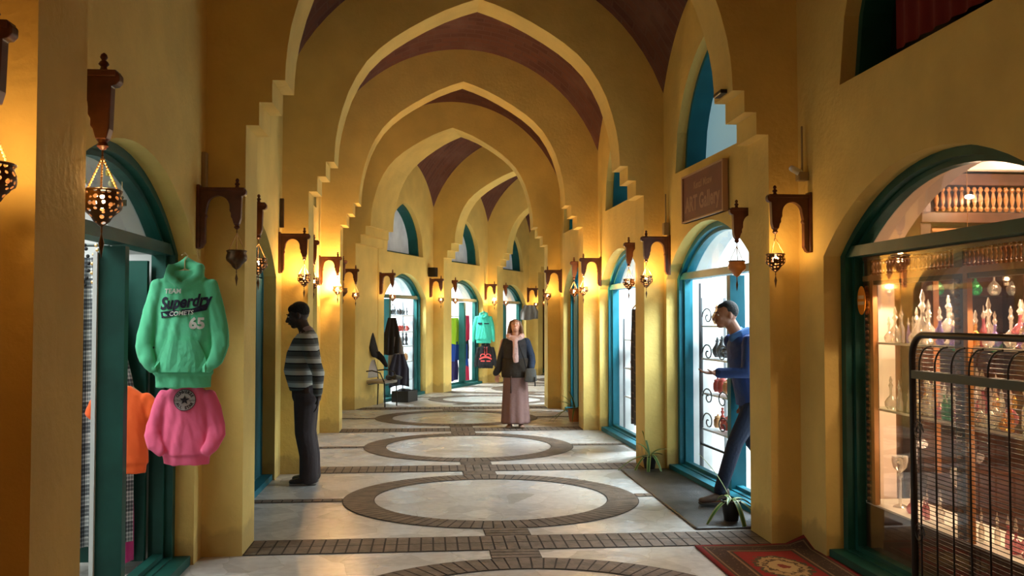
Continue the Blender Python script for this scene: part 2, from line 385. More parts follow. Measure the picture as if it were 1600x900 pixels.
def build_arch(i):
    L, R_, Lb, Rb = [Vector((*p, 0)) for p in ARCH[i]]
    rise = 1.0 if i < 6 else 0.86
    def mk(L, R_):
        e = (R_ - L); w = e.length / 2; e.normalize(); c = (L + R_) / 2
        o = w + (0.62)
        poly = [(-o, 0)] + profile(w, 0, rise) + [(o, 0), (o, 6.4), (-o, 6.4)]
        return [c + e * a + Vector((0, 0, b)) for a, b in poly], poly
    f, poly = mk(L, R_); b, _ = mk(Lb, Rb); n = len(f)
    tr = tessellate_polygon([[Vector((a, z, 0)) for a, z in poly]])
    mb = MB(); fs = [tuple(t) for t in tr] + [tuple(k + n for k in reversed(t)) for t in tr] + [(k, (k + 1) % n, (k + 1) % n + n, k + n) for k in range(n)]
    mb.add(f + b, fs); struct(mb.build('wall_arch', PLASTER))
for i in range(len(ARCH)): build_arch(i)

# bays: wall corner points (near-left, far-left, near-right, far-right)
def off(p, q, s): return (p[0] + q[0] * s, p[1] + q[1] * s)
BAY = []
for i in range(4): 
    BAY.append(((-1.52, ARCH[i][2][1]), (-1.52, ARCH[i + 1][0][1]), (ARCH[i][3][0] + .22, ARCH[i][3][1]), (ARCH[i + 1][1][0] + .22, ARCH[i + 1][1][1])))
BAY.append(((-1.52, ARCH[4][2][1]), (-1.52, 16.50), (2.44, ARCH[4][3][1]), (2.34, 16.50)))
BAY.append(((-0.95, 17.62), off(P5, N2, .25), (2.34, 16.98), off(ARCH[6][1], N2, -.25)))
for k in range(3):
    BAY.append((off(ARCH[6 + k][2], N2, .25), off(ARCH[7 + k][0], N2, .25), off(ARCH[6 + k][3], N2, -.25), off(ARCH[7 + k][1], N2, -.25)))

def vault(b):
    A, B, C_, D_ = [Vector((*p, 0)) for p in b]; nu, nv = 36, 26; mb = MB()
    def fn(u, v):
        p = (A * (1 - v) + B * v) * (1 - u) + (C_ * (1 - v) + D_ * v) * u; s = 2 * u - 1; t = 2 * v - 1
        return p + Vector((0, 0, 3.22 + math.sqrt(7.18 - (2.1 * s) ** 2 - (1.45 * t) ** 2)))
    mb.sheet(fn, nu, nv)
    mb.uv = [(u * 4.2, v * 2.9) for u, v in mb.uv]
    struct(mb.build('ceiling', VAULT, smooth='full'))
for b in BAY: vault(b)

def door_outline(c, hw, spring=2.02, rise=0.5, z0=0.0, n=22):
    R = (hw * hw + rise * rise) / (2 * rise); zc = spring + rise - R; pts = [(c - hw, z0)]
    a0 = math.asin(min(1, hw / R))
    for k in range(n + 1): a = -a0 + 2 * a0 * k / n; pts.append((c + R * math.sin(a), zc + R * math.cos(a)))
    pts.append((c + hw, z0)); return pts
def gothic_outline(c, hw, z0, h, n=14):
    f = lambda u: h * math.sqrt(max(0, 1 - ((u + .22) / 1.22) ** 2)) / math.sqrt(1 - (.22 / 1.22) ** 2)
    left = [(c - hw * (1 - (k / n)), z0 + f(1 - k / n)) for k in range(n + 1)]
    return [(c - hw, z0)] + left[1:] + [(2 * c - a, b) for a, b in reversed(left[1:-1])] + [(c + hw, z0)]

def shop_wall(b, side, dc, dhw, uc, uhw, uz, uh, inner=INNER_WHITE, frame=TEAL, mull=None, pane=None, lower_glass=False, depth=2.0, light_=None, name='', door=True, upper=True, room=True, room_mat=None, fbox=None, mullw=0.07, transom=True):
    """one bay's side wall with its shopfront and clerestory window; returns mapper (s along, t outward, z)"""
    A, B = (b[0], b[1]) if side == 'left' else (b[2], b[3])
    A = Vector((*A, 0)); B = Vector((*B, 0)); d = (B - A); Lw = d.length; d.normalize()
    n = Vector((-d.y, d.x, 0)) if side == 'left' else Vector((d.y, -d.x, 0))
    P = lambda s, t, z: A + d * s + n * t + Vector((0, 0, z))
    holes = []
    if door: holes.append(door_outline(dc, dhw))
    # outer skin: opening reaches the ground, so it is cut into the outline
    outer = [(-.0, 0)] + (door_outline(dc, dhw) if door else []) + [(Lw, 0), (Lw, 6.3), (0, 6.3)]
    up = [gothic_outline(uc, uhw, uz, uh)] if upper else []
    mb = MB(); mb.plate(outer, up, lambda s, z: P(s, 0, z), lambda s, z: P(s, .2, z)); struct(mb.build('wall_' + side, PLASTER))
    mb = MB(); mb.plate(outer, up, lambda s, z: P(s, .2005, z), lambda s, z: P(s, .5, z)); struct(mb.build('wall_inner', inner))
    out = {'P': P, 'L': Lw}
    if door:
        g = 0.065; fr = MB(); o1 = door_outline(dc, dhw, z0=0.0); o2 = door_outline(dc, dhw - g, 2.02, 0.5 - g * .8, z0=0.07)
        fr.plate(o1, [o2], lambda s, z: P(s, .12, z), lambda s, z: P(s, .27, z))
        o3 = door_outline(dc, dhw - g - .035, 2.02, 0.5 - g * 1.3, z0=0.10)
        fr.plate(o2, [o3], lambda s, z: P(s, .17, z), lambda s, z: P(s, .23, z))
        F = struct(fr.build(num('window'), frame), 'painted arched shopfront frame'); out['F'] = F
        if transom:
            t_ = MB(); M = Matrix.Translation(P(dc, .195, 2.045)) @ Matrix(((d.x, n.x, 0, 0), (d.y, n.y, 0, 0), (0, 0, 1, 0), (0, 0, 0, 1)))
            t_.box((0, 0, 0), (2 * dhw - .12, .13, .07), M); t_.build('transom', frame, F)
        for ms in (mull or []):
            t_ = MB(); M = Matrix.Translation(P(ms, .195, 1.03)) @ Matrix(((d.x, n.x, 0, 0), (d.y, n.y, 0, 0), (0, 0, 1, 0), (0, 0, 0, 1)))
            t_.box((0, 0, 0), (mullw, .14, 1.93), M); t_.build('mullion', frame, F)
        fan = [p for p in door_outline(dc, dhw - g - .02, 2.065, 0.5 - g * 1.6)[1:-1]]
        gm = MB(); gm.plate(fan, [], lambda s, z: P(s, .195, z), lambda s, z: P(s, .199, z)); gm.build('glass_pane', GLASS, F)
        if lower_glass:
            for a_, b_ in lower_glass:
                gm = MB(); gm.plate([(a_, .1), (b_, .1), (b_, 2.0), (a_, 2.0)], [], lambda s, z: P(s, .195, z), lambda s, z: P(s, .199, z)); gm.build('glass_pane', GLASS, F)
        sl = MB(); sl.plate([(dc - dhw, 0.0), (dc + dhw, 0.0), (dc + dhw, .06), (dc - dhw, .06)], [], lambda s, z: P(s, .02, z), lambda s, z: P(s, .12, z))
        sl.build('sill', frame, F)
    if upper:
        fr = MB(); fr.plate(gothic_outline(uc, uhw, uz, uh), [gothic_outline(uc, uhw - .06, uz + .04, uh - .09)], lambda s, z: P(s, .10, z), lambda s, z: P(s, .34, z))
        F2 = struct(fr.build(num('window'), frame), 'painted pointed clerestory frame')
        gm = MB(); gm.plate(gothic_outline(uc, uhw - .055, uz + .035, uh - .08), [], lambda s, z: P(s, .30, z), lambda s, z: P(s, .31, z)); gm.build('window_pane', pane, F2); out['F2'] = F2
    if room and door:
        q = MB(); s0, s1, t0, t1, h = -.05, Lw + .05, .5, .5 + depth, 2.95
        q.add([P(s0, t0, 0), P(s0, t1, 0), P(s1, t1, 0), P(s1, t0, 0), P(s0, t0, h), P(s0, t1, h), P(s1, t1, h), P(s1, t0, h)], [(0, 1, 5, 4), (1, 2, 6, 5), (2, 3, 7, 6), (4, 5, 6, 7)])
        struct(q.build('wall_shop', room_mat or inner)); 
        if light_:
            pw, col = light_; c = P(dc, .5 + depth * .45, 2.85)
            light('AREA', 'shop_ceiling_light', c, pw, col, 1.1)
    return out

PALE_BLUE = mat('pale_blue_pane', (0.30, 0.50, 0.56), 0.25, emit=(0.35, 0.62, 0.72), es=0.30)  # weak glow put into the pane for a lit room behind
GREY_PANE = mat('frosted_grey_pane', (0.50, 0.52, 0.52), 0.3, emit=(0.6, 0.68, 0.75), es=0.14, noise=0.25, nscale=3)  # faint glow of its own, no lamp stands behind this pane
DARK_PANE = mat('dark_pane', (0.010, 0.008, 0.006), 0.3)
COOL = (0.78, 0.93, 1.0); COOLW = (0.93, 0.98, 0.95); WARM = (1.0, 0.66, 0.40)
U = dict(uhw=1.05, uz=3.1, uh=1.2)
# camera bay: plain walls beside and behind the camera
for s_ in ('left', 'right'):
    shop_wall(BAY[0], s_, 1.5, 1.1, 1.5, 1.05, 3.1, 1.2, upper=False, door=False)
L0 = shop_wall(BAY[1], 'left', 1.52, 1.23, 0, 0, 0, 0, upper=False, frame=TEAL_DARK, light_=(68, COOLW), mull=[1.74], mullw=0.065, depth=1.9)
R0 = shop_wall(BAY[1], 'right', 1.30, 1.25, 1.2, 1.08, 3.12, 1.25, inner=INNER_PINK, room_mat=INNER_BROWN, frame=TEAL_DARK, pane=DARK_PANE, depth=2.2, light_=(34, WARM), lower_glass=[(.12, 2.48)])
L1 = shop_wall(BAY[2], 'left', 1.35, 1.2, 1.45, upper=False, pane=GREY_PANE, light_=(6, COOL), frame=TEAL_BLUE, mull=[2.35], mullw=.3, **U)
R1 = shop_wall(BAY[2], 'right', 1.62, 1.21, 1.45, pane=PALE_BLUE, light_=(330, COOL), frame=TEAL_BLUE, mull=[1.35], mullw=.09, **U)
L2 = shop_wall(BAY[3], 'left', 1.5, 1.15, 1.45, pane=GREY_PANE, light_=(20, COOL), **U)
R2 = shop_wall(BAY[3], 'right', 1.75, 1.2, 1.5, pane=PALE_BLUE, light_=(330, COOL), frame=TEAL_BLUE, **U)
L3 = shop_wall(BAY[4], 'left', 1.4, 1.1, 1.45, pane=GREY_PANE, room=False, door=False, **U)
R3 = shop_wall(BAY[4], 'right', 1.35, 1.1, 1.4, pane=PALE_BLUE, light_=(300, COOL), frame=TEAL_BLUE, mull=[2.0], mullw=.35, **U)
L4 = shop_wall(BAY[5], 'left', 1.37, 1.10, 1.35, .95, 2.9, 1.05, pane=GREY_PANE, light_=(320, COOL), frame=TEAL, mull=[.85], mullw=.09)
R4 = shop_wall(BAY[5], 'right', 1.2, .8, 1.2, .6, 2.9, 1.0, pane=GREY_PANE, upper=False, light_=(420, COOL))
L5 = shop_wall(BAY[6], 'left', 1.40, 1.12, 1.40, .9, 2.9, 1.05, pane=GREY_PANE, light_=(300, COOLW), frame=TEAL, mull=[1.66], mullw=.10)
R5 = shop_wall(BAY[6], 'right', 1.4, 1.0, 1.4, .9, 2.9, 1.05, pane=GREY_PANE, light_=(260, COOLW))
L6 = shop_wall(BAY[7], 'left', 1.40, 1.12, 1.40, .9, 2.9, 1.05, pane=GREY_PANE, light_=(140, COOLW), frame=TEAL, mull=[1.2], mullw=.10)
R6 = shop_wall(BAY[7], 'right', 1.4, 1.0, 1.4, .9, 2.9, 1.05, pane=GREY_PANE, light_=(140, COOLW))
L7 = shop_wall(BAY[8], 'left', 1.5, 1.0, 1.40, .9, 2.9, 1.05, pane=GREY_PANE, upper=False, inner=INNER_BROWN)
shop_wall(BAY[8], 'right', 1.4, 1.0, 1.4, .9, 2.9, 1.05, pane=GREY_PANE, upper=False, door=False)
# wall closing the far end
e = MB(); a_ = pt(ARCH[-1][2], D2, .6); c0 = Vector((*pt(a_, N2, 1.2), 0)); c1 = Vector((*pt(a_, N2, -4.8), 0)); th = Vector((D2[0] * .3, D2[1] * .3, 0)); up = Vector((0, 0, 6.3))
e.add([c0, c1, c1 + th, c0 + th, c0 + up, c1 + up, c1 + th + up, c0 + th + up], [(0, 1, 5, 4), (1, 2, 6, 5), (2, 3, 7, 6), (3, 0, 4, 7), (4, 5, 6, 7)])
struct(e.build('wall_back', PLASTER))

# ------------------------------------------------------------------ floor
mb = MB(); mb.add([(-12, -8, 0), (16, -8, 0), (16, 40, 0), (-12, 40, 0)], [(0, 1, 2, 3)]); struct(mb.build('floor', MARBLE), 'crazy paved pale marble floor')
def quadbrick(mb, p, h=0.006):                            # p: four ground points
    c = sum((Vector(q) for q in p), Vector()) / 4
    top = [c + (Vector(q) - c) * 0.93 + Vector((0, 0, h)) for q in p]; bot = [c + (Vector(q) - c) * 0.95 for q in p]
    mb.add(bot + top, [(4, 5, 6, 7), (0, 1, 5, 4), (1, 2, 6, 5), (2, 3, 7, 6), (3, 0, 4, 7)])
def grid_bricks(mb, base, org, du, dv, nu, nv, gu, gv):
    org = Vector(org); du = Vector(du); dv = Vector(dv)
    base.add([org + Vector((0, 0, .003)), org + du + Vector((0, 0, .003)), org + du + dv + Vector((0, 0, .003)), org + dv + Vector((0, 0, .003))], [(0, 1, 2, 3)])
    for i in range(nu):
        for j in range(nv):
            a = org + du * (i / nu) + dv * (j / nv); u = du / nu; v = dv / nv
            k = 1 - gu / max(u.length, 1e-6); l = 1 - gv / max(v.length, 1e-6)
            a = a + u * (1 - k) / 2 + v * (1 - l) / 2
            mb.add([a + Vector((0, 0, .006)), a + u * k + Vector((0, 0, .006)), a + u * k + v * l + Vector((0, 0, .006)), a + v * l + Vector((0, 0, .006))], [(0, 1, 2, 3)])
def bay_paving(i):
    b = BAY[i]; L, R_, Lb, Rb = [Vector((*p, 0)) for p in ARCH[i + 1]]
    mb, ba = MB(), MB()
    # transverse band under the arch
    e = (R_ - L); ln = e.length; e.normalize(); f = Vector((-e.y, e.x, 0))
    grid_bricks(mb, ba, L - f * .0 - e * .25, e * (ln + .5), f * .42, int((ln + .5) / .085), 2, .012, .012)
    # ring in the bay before this arch
    M0 = (Vector((*ARCH[i][2], 0)) + Vector((*ARCH[i][3], 0))) / 2; M1 = (L + R_) / 2; c = (M0 + M1) / 2
    ax = e; dy = (M1 - M0); gap = dy.length; dy.normalize(); bb = gap / 2 - .22; aa = 1.31 if i < 5 else 1.25; w = .28; n = 92
    P = lambda a, r: c + ax * ((aa - r) * math.cos(a)) + dy * ((bb - r) * math.sin(a))
    Z = Vector((0, 0, .003)); Z2 = Vector((0, 0, .006))
    for k in range(n):
        a0, a1 = 2 * PI * k / n, 2 * PI * (k + 1) / n
        ba.add([P(a0, 0) + Z, P(a1, 0) + Z, P(a1, w) + Z, P(a0, w) + Z], [(0, 1, 2, 3)])
        g = .07 * (a1 - a0)
        mb.add([P(a0 + g, .008) + Z2, P(a1 - g, .008) + Z2, P(a1 - g, w - .008) + Z2, P(a0 + g, w - .008) + Z2], [(0, 1, 2, 3)])
    # cross strips left and right of the ring, and short links to the bands
    for sg in (-1, 1):
        grid_bricks(mb, ba, c + ax * (sg * aa) - dy * .07, ax * (sg * .78), dy * .14, 9, 1, .012, .008)
        grid_bricks(mb, ba, c - ax * .17 + dy * (sg * (bb - .005)), ax * .34, dy * (sg * .23), 1, 3, .008, .012)
    struct(ba.build(num('trim'), MORTAR), 'dark joints of the brick paving pattern'); struct(mb.build(num('trim'), PAVER), 'brown brick ring and band in the paving')
for i in range(9): bay_paving(i)

# ------------------------------------------------------------------ carved brackets and pierced lanterns
def make_bracket():
    r = thing('wall_bracket', 'x', 'bracket')
    out = [(0, 0), (.30, 0), (.31, -.012), (.31, -.035), (.298, -.048), (.283, -.05), (.278, -.20), (.268, -.235), (.232, -.235), (.222, -.20), (.214, -.19), (.214, -.165), (.205, -.15)]
    arc = [(.133 + .072 * math.cos(a), -.125 + .075 * math.sin(a)) for a in [PI * k / 12 for k in range(13)]]
    out += arc + [(.052, -.17), (.058, -.185), (.05, -.20), (.05, -.36), (.03, -.395), (0, -.395)]
    mb = MB(); mb.plate(out, [], lambda x, z: Vector((x, -.024, z)), lambda x, z: Vector((x, .024, z))); mb.build('bracket_frame', WOOD, r, bevel=.004)
    mb = MB(); mb.box((.005, 0, -.19), (.02, .075, .42)); mb.box((.15, 0, -.008), (.30, .062, .024)); mb.build('back_board', WOOD, r, bevel=.004)
    mb = MB(); mb.lathe([(.02, 0), (.012, .012), (.010, .02), (.018, .028), (.014, .036), (.007, .042), (.013, .052), (.010, .062), (.003, .068)], (.25, 0, 0), 12); mb.build('finial', WOOD, r, smooth=True)
    mb = MB(); mb.lathe([(.022, -.235), (.014, -.245), (.02, -.258), (.010, -.268), (.004, -.272)], (.25, 0, 0), 12); mb.build('turned_drop', WOOD, r, smooth=True)
    return r
def make_lantern(kind):
    r = thing('hanging_lantern', 'x', 'lantern')
    m = {'pierced': PIERCED, 'dull': BRASS, 'amber': SHADE}[kind]
    prof = [(.060, 0), (.064, -.004), (.060, -.012), (.067, -.03), (.069, -.045), (.064, -.062), (.050, -.075), (.036, -.088), (.026, -.105), (.010, -.118), (.004, -.122)]
    mb = MB(); mb.lathe(prof, (0, 0, -.145), 26, cap=False); mb.build('lantern_bowl', m, r, smooth='full')
    mb = MB(); mb.lathe([(.057, 0), (.066, .001), (.067, .006), (.060, .010), (.056, .006), (.057, 0)], (0, 0, -.148), 26, cap=False); mb.build('rim', BRASS, r, smooth=True)
    for k in range(3):
        a = 2 * PI * k / 3 + .5; p0 = Vector((.058 * math.cos(a), .058 * math.sin(a), -.14)); p1 = Vector((0, 0, -.025)); mb = MB()
        for j in range(13):
            q = p0.lerp(p1, j / 12); mb.ell(q, (.0042, .0042, .0058), None, 6, 4)
        mb.build('chain', CHAIN, r)
    mb = MB(); mb.loft([(0, 0, 0), (0, 0, -.028)], .0035, n=6); mb.build('hook', BRASS, r)
    mb = MB(); mb.lathe([(.003, -.262), (.004, -.285), (.002, -.292), (.010, -.325), (.006, -.345), (.001, -.375)], (0, 0, 0), 8); mb.build('drop_pendant', BRASS, r, smooth=True)
    if kind == 'pierced':
        mb = MB(); mb.ell((0, 0, -.178), (.019, .019, .026)); mb.build('bulb', BULB, r, smooth=True)
    return r
BR0 = make_bracket(); LN0 = {}
def lamp(P, s, side, where, kind='pierced', power=0, z=2.46, k=1.0):
    base = P(s, -.006, z); d = P(s, -1.006, z) - base; a = math.atan2(d.y, d.x)
    global BR0
    b = BR0 if 'used' not in CNT else copy_tree(BR0); CNT['used'] = 1
    b.location = base; b.rotation_euler.z = a; b.scale = (k, k, k); b['label'] = 'dark carved wooden bracket ' + where; b['group'] = 'carved wooden lantern brackets along the passage'
    if kind not in LN0: LN0[kind] = make_lantern(kind); l = LN0[kind]
    else: l = copy_tree(LN0[kind])
    lp = base + Vector((math.cos(a), math.sin(a), 0)) * .25 * k + Vector((0, 0, -.270 * k))
    l.location = lp; l.scale = (k, k, k); l.rotation_euler.z = random.random() * 2
    l['label'] = {'pierced': 'glowing pierced brass lantern hanging ', 'dull': 'unlit dull metal lantern hanging ', 'amber': 'amber brown lantern hanging '}[kind] + where
    l['group'] = 'hanging lanterns along the passage'
    if power: light('POINT', 'lantern_light', lp + Vector((0, 0, -.115)), power, (1.0, 0.56, 0.21), .022)
# x: where each stands, power in watts
B0 = shop_wall
P_ = lambda o: o['P']
lamp(lambda s, t, z: Vector((-1.52 - t, s, z)), 2.80, 'left', 'at the left edge, before the nearest pier', 'pierced', 3.5)
lamp(P_(L0), .14, 'left', 'just past the nearest left pier', 'pierced', 2.2, 2.54, 1.10)
lamp(P_(L0), L0['L'] - .2, 'left', 'on the left pier right of the green hoodie', 'dull')
lamp(P_(L1), .15, 'left', 'left of the man in the striped sweater', 'pierced', 1.2)
lamp(P_(L1), L1['L'] - .2, 'left', 'on the left pier above the man in the striped sweater', 'pierced', 11)
lamp(P_(L2), .15, 'left', 'edge-on between two glowing left lamps', 'pierced', 4)
lamp(P_(L2), L2['L'] - .2, 'left', 'on the left pier with the brightest yellow glow', 'pierced', 85)
lamp(P_(L3), .2, 'left', 'edge-on in the fourth left bay', 'dull')
lamp(P_(L3), L3['L'] - .25, 'left', 'on the left pier where the passage starts to bend', 'pierced', 4)
lamp(P_(L4), .08, 'left', 'left of the bright shop behind the chair', 'pierced', 3)
lamp(P_(L4), L4['L'] - .2, 'left', 'on the pier right of the bright shop', 'pierced', 7)
lamp(P_(L5), .2, 'left', 'left of the far shop with the turquoise hoodie', 'pierced', 4)
lamp(P_(L5), L5['L'] - .2, 'left', 'on the glowing pier just left of the standing woman', 'pierced', 26)
lamp(P_(L6), .2, 'left', 'in the doorway behind the standing woman', 'pierced', 4)
lamp(P_(L6), L6['L'] - .2, 'left', 'on the pier right of the standing woman\'s head', 'pierced', 6)
lamp(P_(L7), .2, 'left', 'by the far dark doorway at the end of the passage', 'pierced', 6)
lamp(P_(R0), R0['L'] - .2, 'right', 'on the nearest right pier, left of the perfume shop', 'pierced', 3)
lamp(P_(R1), .16, 'right', 'above the man in the blue jacket', 'amber')
lamp(P_(R1), R1['L'] - .2, 'right', 'on the second right pier, left of the gallery sign', 'pierced', 7)
lamp(P_(R2), .16, 'right', 'in the third right bay in front of the blue doorway', 'pierced', 5)
lamp(P_(R2), R2['L'] - .2, 'right', 'on the third right pier with a strong glow', 'pierced', 36)
lamp(P_(R3), .16, 'right', 'in the fourth right bay by the narrow blue doorway', 'pierced', 5)
lamp(P_(R3), R3['L'] - .2, 'right', 'on the farthest visible right pier', 'pierced', 7)
for k_, s_, w_ in ((R4, .2, 'round the bend on the right, near end'), (R5, .2, 'round the bend on the right, far bay')):
    lamp(P_(k_), s_, 'right', w_, 'pierced', 12)

# ------------------------------------------------------------------ small fittings on the walls
def fitting(name, label, cat, build):
    r = thing(name, label, cat); build(r); return r
def gallery_sign():
    P = R1['P']; r = thing('shop_sign', 'reddish brown ART Gallery sign board above the blue arched doorway', 'sign', P(1.55, 0, 2.54))
    q = P(1.0, 0, 0) - P(0, 0, 0); a = math.atan2(q.y, q.x); r.rotation_euler.z = a      # local x runs along the wall, y into the passage
    w, h = 1.12, .46
    mb = MB(); mb.box((0, .03, h / 2), (w, .035, h)); 
    o = mb.build('board', mat('sign_red_brown', (0.14, 0.035, 0.022), 0.55, noise=.15), r)
    fm = mat('sign_edge', (0.45, 0.26, 0.15), 0.5); mb = MB()
    for c, d in (((0, .035, .008), (w, .05, .016)), ((0, .035, h - .008), (w, .05, .016)), ((-w / 2, .035, h / 2), (.02, .05, h)), ((w / 2, .035, h / 2), (.03, .05, h))): mb.box(c, d)
    mb.build('border', fm, r)
    tm = mat('sign_lettering', (0.34, 0.17, 0.12), 0.6)
    for body, size, x, z, sx, of in (('Kenzil Misaw', .10, .02, .33, .95, .002), ('ART Gallery', .20, -.01, .16, .93, .006)):
        vs, fs = text_mesh(body, size, of, sx=sx); mb = MB(); mb.add([Vector((-v.x - x, .0495, v.y + z)) for v in vs], fs); mb.build('lettering', tm, r)
    return r
sg = gallery_sign()
def boxfit(name, label, cat, c, d, m=BOXGREY, pipe=None, rz=0):
    r = thing(name, label, cat, c, rz); mb = MB(); mb.box((0, 0, 0), d); mb.build('casing', m, r, bevel=.006)
    if pipe: mb = MB(); mb.limb([(0, 0, d[2] / 2), (0, 0, d[2] / 2 + pipe)], [.008, .008], n=8); mb.build('conduit', m, r, smooth=True)
    return r
boxfit('junction_box', 'small cream junction box with conduit on the wall by the gallery sign', 'junction box', R1['P'](R1['L'] - .16, -.03, 2.55), (.06, .09, .13), pipe=.3)
sc = boxfit('security_camera', 'small beige camera fixed above the nearest right lantern bracket', 'camera', R0['P'](R0['L'] - .15, -.035, 2.60), (.07, .08, .06), pipe=.32)
mb = MB(); mb.limb([(-.02, 0, .03), (-.09, -.04, .05)], [.025, .022], n=12); mb.build('camera_barrel', WHITE_METAL, sc, smooth=True)
boxfit('switch_box', 'narrow wall box above the unlit left lantern', 'junction box', L0['P'](L0['L'] - .07, -.015, 2.60), (.03, .07, .24))
boxfit('junction_box', 'small box with thin conduit on the left wall above the striped sweater man', 'junction box', L1['P'](L1['L'] - .14, -.02, 2.68), (.04, .05, .3), WOOD_DARK)
boxfit('loudspeaker', 'small black speaker box on the pier right of the white shop', 'speaker', L4['P'](L4['L'] - .28, -.10, 2.60), (.16, .16, .20), BLACK_METAL, rz=-.4)
boxfit('wall_lamp', 'small dark cable fitting on top of the second right pier step', 'fitting', (2.17, 6.66, 3.265), (.10, .18, .03), BLACK_METAL)

# ------------------------------------------------------------------ rugs
def rug(name, label, x0, x1, y0, y1, m, th=.012, curl=0):
    mb = MB()
    def fn(u, v):
        x = x0 + (x1 - x0) * u; y = y0 + (y1 - y0) * v
        z = th + .002 * math.sin(u * 9 + v * 7) + curl * max(0, u - .8) * max(0, v - .88) * 60
        return Vector((x, y, z))
    mb.sheet(fn, 30, 40); mb.uv = [(u * abs(x1 - x0), v * abs(y1 - y0)) for u, v in mb.uv]
    o = mb.build(name, m, None, smooth='full'); md = o.modifiers.new('s', 'SOLIDIFY'); md.thickness = .008; md.offset = -1
    return tag(o, label, 'rug')
rug('patterned_rug', 'red and brown patterned rug before the perfume shop', 1.86, 2.68, 4.97, 6.42, rug_mat(), .012, .05)
rug('door_mat', 'long worn dark grey mat in front of the blue doorway', 2.02, 2.60, 6.93, 9.72, mat('worn_dark_mat', (0.036, 0.032, 0.031), 0.42, noise=.7, nscale=5, bump=.3, bscale=60), .012)

# ------------------------------------------------------------------ potted plants
def plant(label, loc, rp, hp, leaves, potm=POT, sd=1):
    rnd = random.Random(sd); r = thing('potted_plant', label, 'plant', loc)
    mb = MB(); mb.lathe([(rp * .74, 0), (rp, hp * .9), (rp * 1.06, hp * .9), (rp * 1.06, hp), (rp * .95, hp), (rp * .93, hp * .88), (0.003, hp * .88)], n=24); mb.build('pot', potm, r, smooth=True)
    mb = MB(); mb.lathe([(rp * .93, hp * .86), (0.003, hp * .90)], n=16, cap=False); mb.build('soil', SOIL, r)
    for az, ln, lift, droop, w in leaves:
        d = Vector((math.cos(az), math.sin(az), 0)); sd_ = Vector((-d.y, d.x, 0)); mb = MB()
        def fn(u, v):
            q = v; p = d * (ln * (q * lift + .25 * q * q)) + Vector((0, 0, hp * .9 + ln * (q * 1.0 * (1.1 - lift)) - droop * ln * q * q * 1.2))
            ww = w * (0.55 + .9 * q - 1.4 * q ** 3) if q < .97 else .001
            ww = max(ww, .001)
            return p + sd_ * ((u - .5) * ww) + Vector((0, 0, abs(u - .5) * ww * .5))
        mb.sheet(fn, 4, 14); o = mb.build('leaf', LEAF, r, smooth='full'); md = o.modifiers.new('s', 'SOLIDIFY'); md.thickness = .002
    return r
plant('striped-leaf plant in black pot at the foot of the nearest right pier', (2.37, 7.16, .02), .075, .155,
      [(2.7, .46, .30, .0, .022), (3.6, .30, .8, .9, .05), (4.9, .42, .55, 1.35, .05), (1.2, .30, .75, .75, .045), (.2, .28, .6, .7, .05), (5.7, .32, .7, 1.0, .045), (1.9, .26, .5, .6, .05), (4.2, .2, .5, .5, .045)], sd=2)
plant('striped-leaf plant in black pot at the second right pier', (2.33, 9.70, .02), .075, .13,
      [(3.1, .42, .85, .75, .035), (3.6, .36, .7, 1.3, .045), (1.8, .36, .25, .1, .035), (4.4, .34, .6, 1.2, .05), (.5, .30, .6, .5, .04), (5.2, .30, .5, 1.1, .05), (2.4, .30, .3, .3, .04), (.0, .28, .45, .3, .04)], sd=3)
plant('bushy spiky plant in clay pot at the third right pier', (2.28, 14.4, 0), .12, .20,
      [(3.1, .50, .9, .75, .03), (3.5, .42, .7, .7, .04), (2.6, .45, .5, .3, .035), (1.9, .42, .3, .1, .035), (4.4, .40, .5, .9, .04), (5.2, .40, .6, .6, .04), (.5, .36, .6, .5, .04), (2.9, .36, .35, .1, .035)], CLAY, 4)

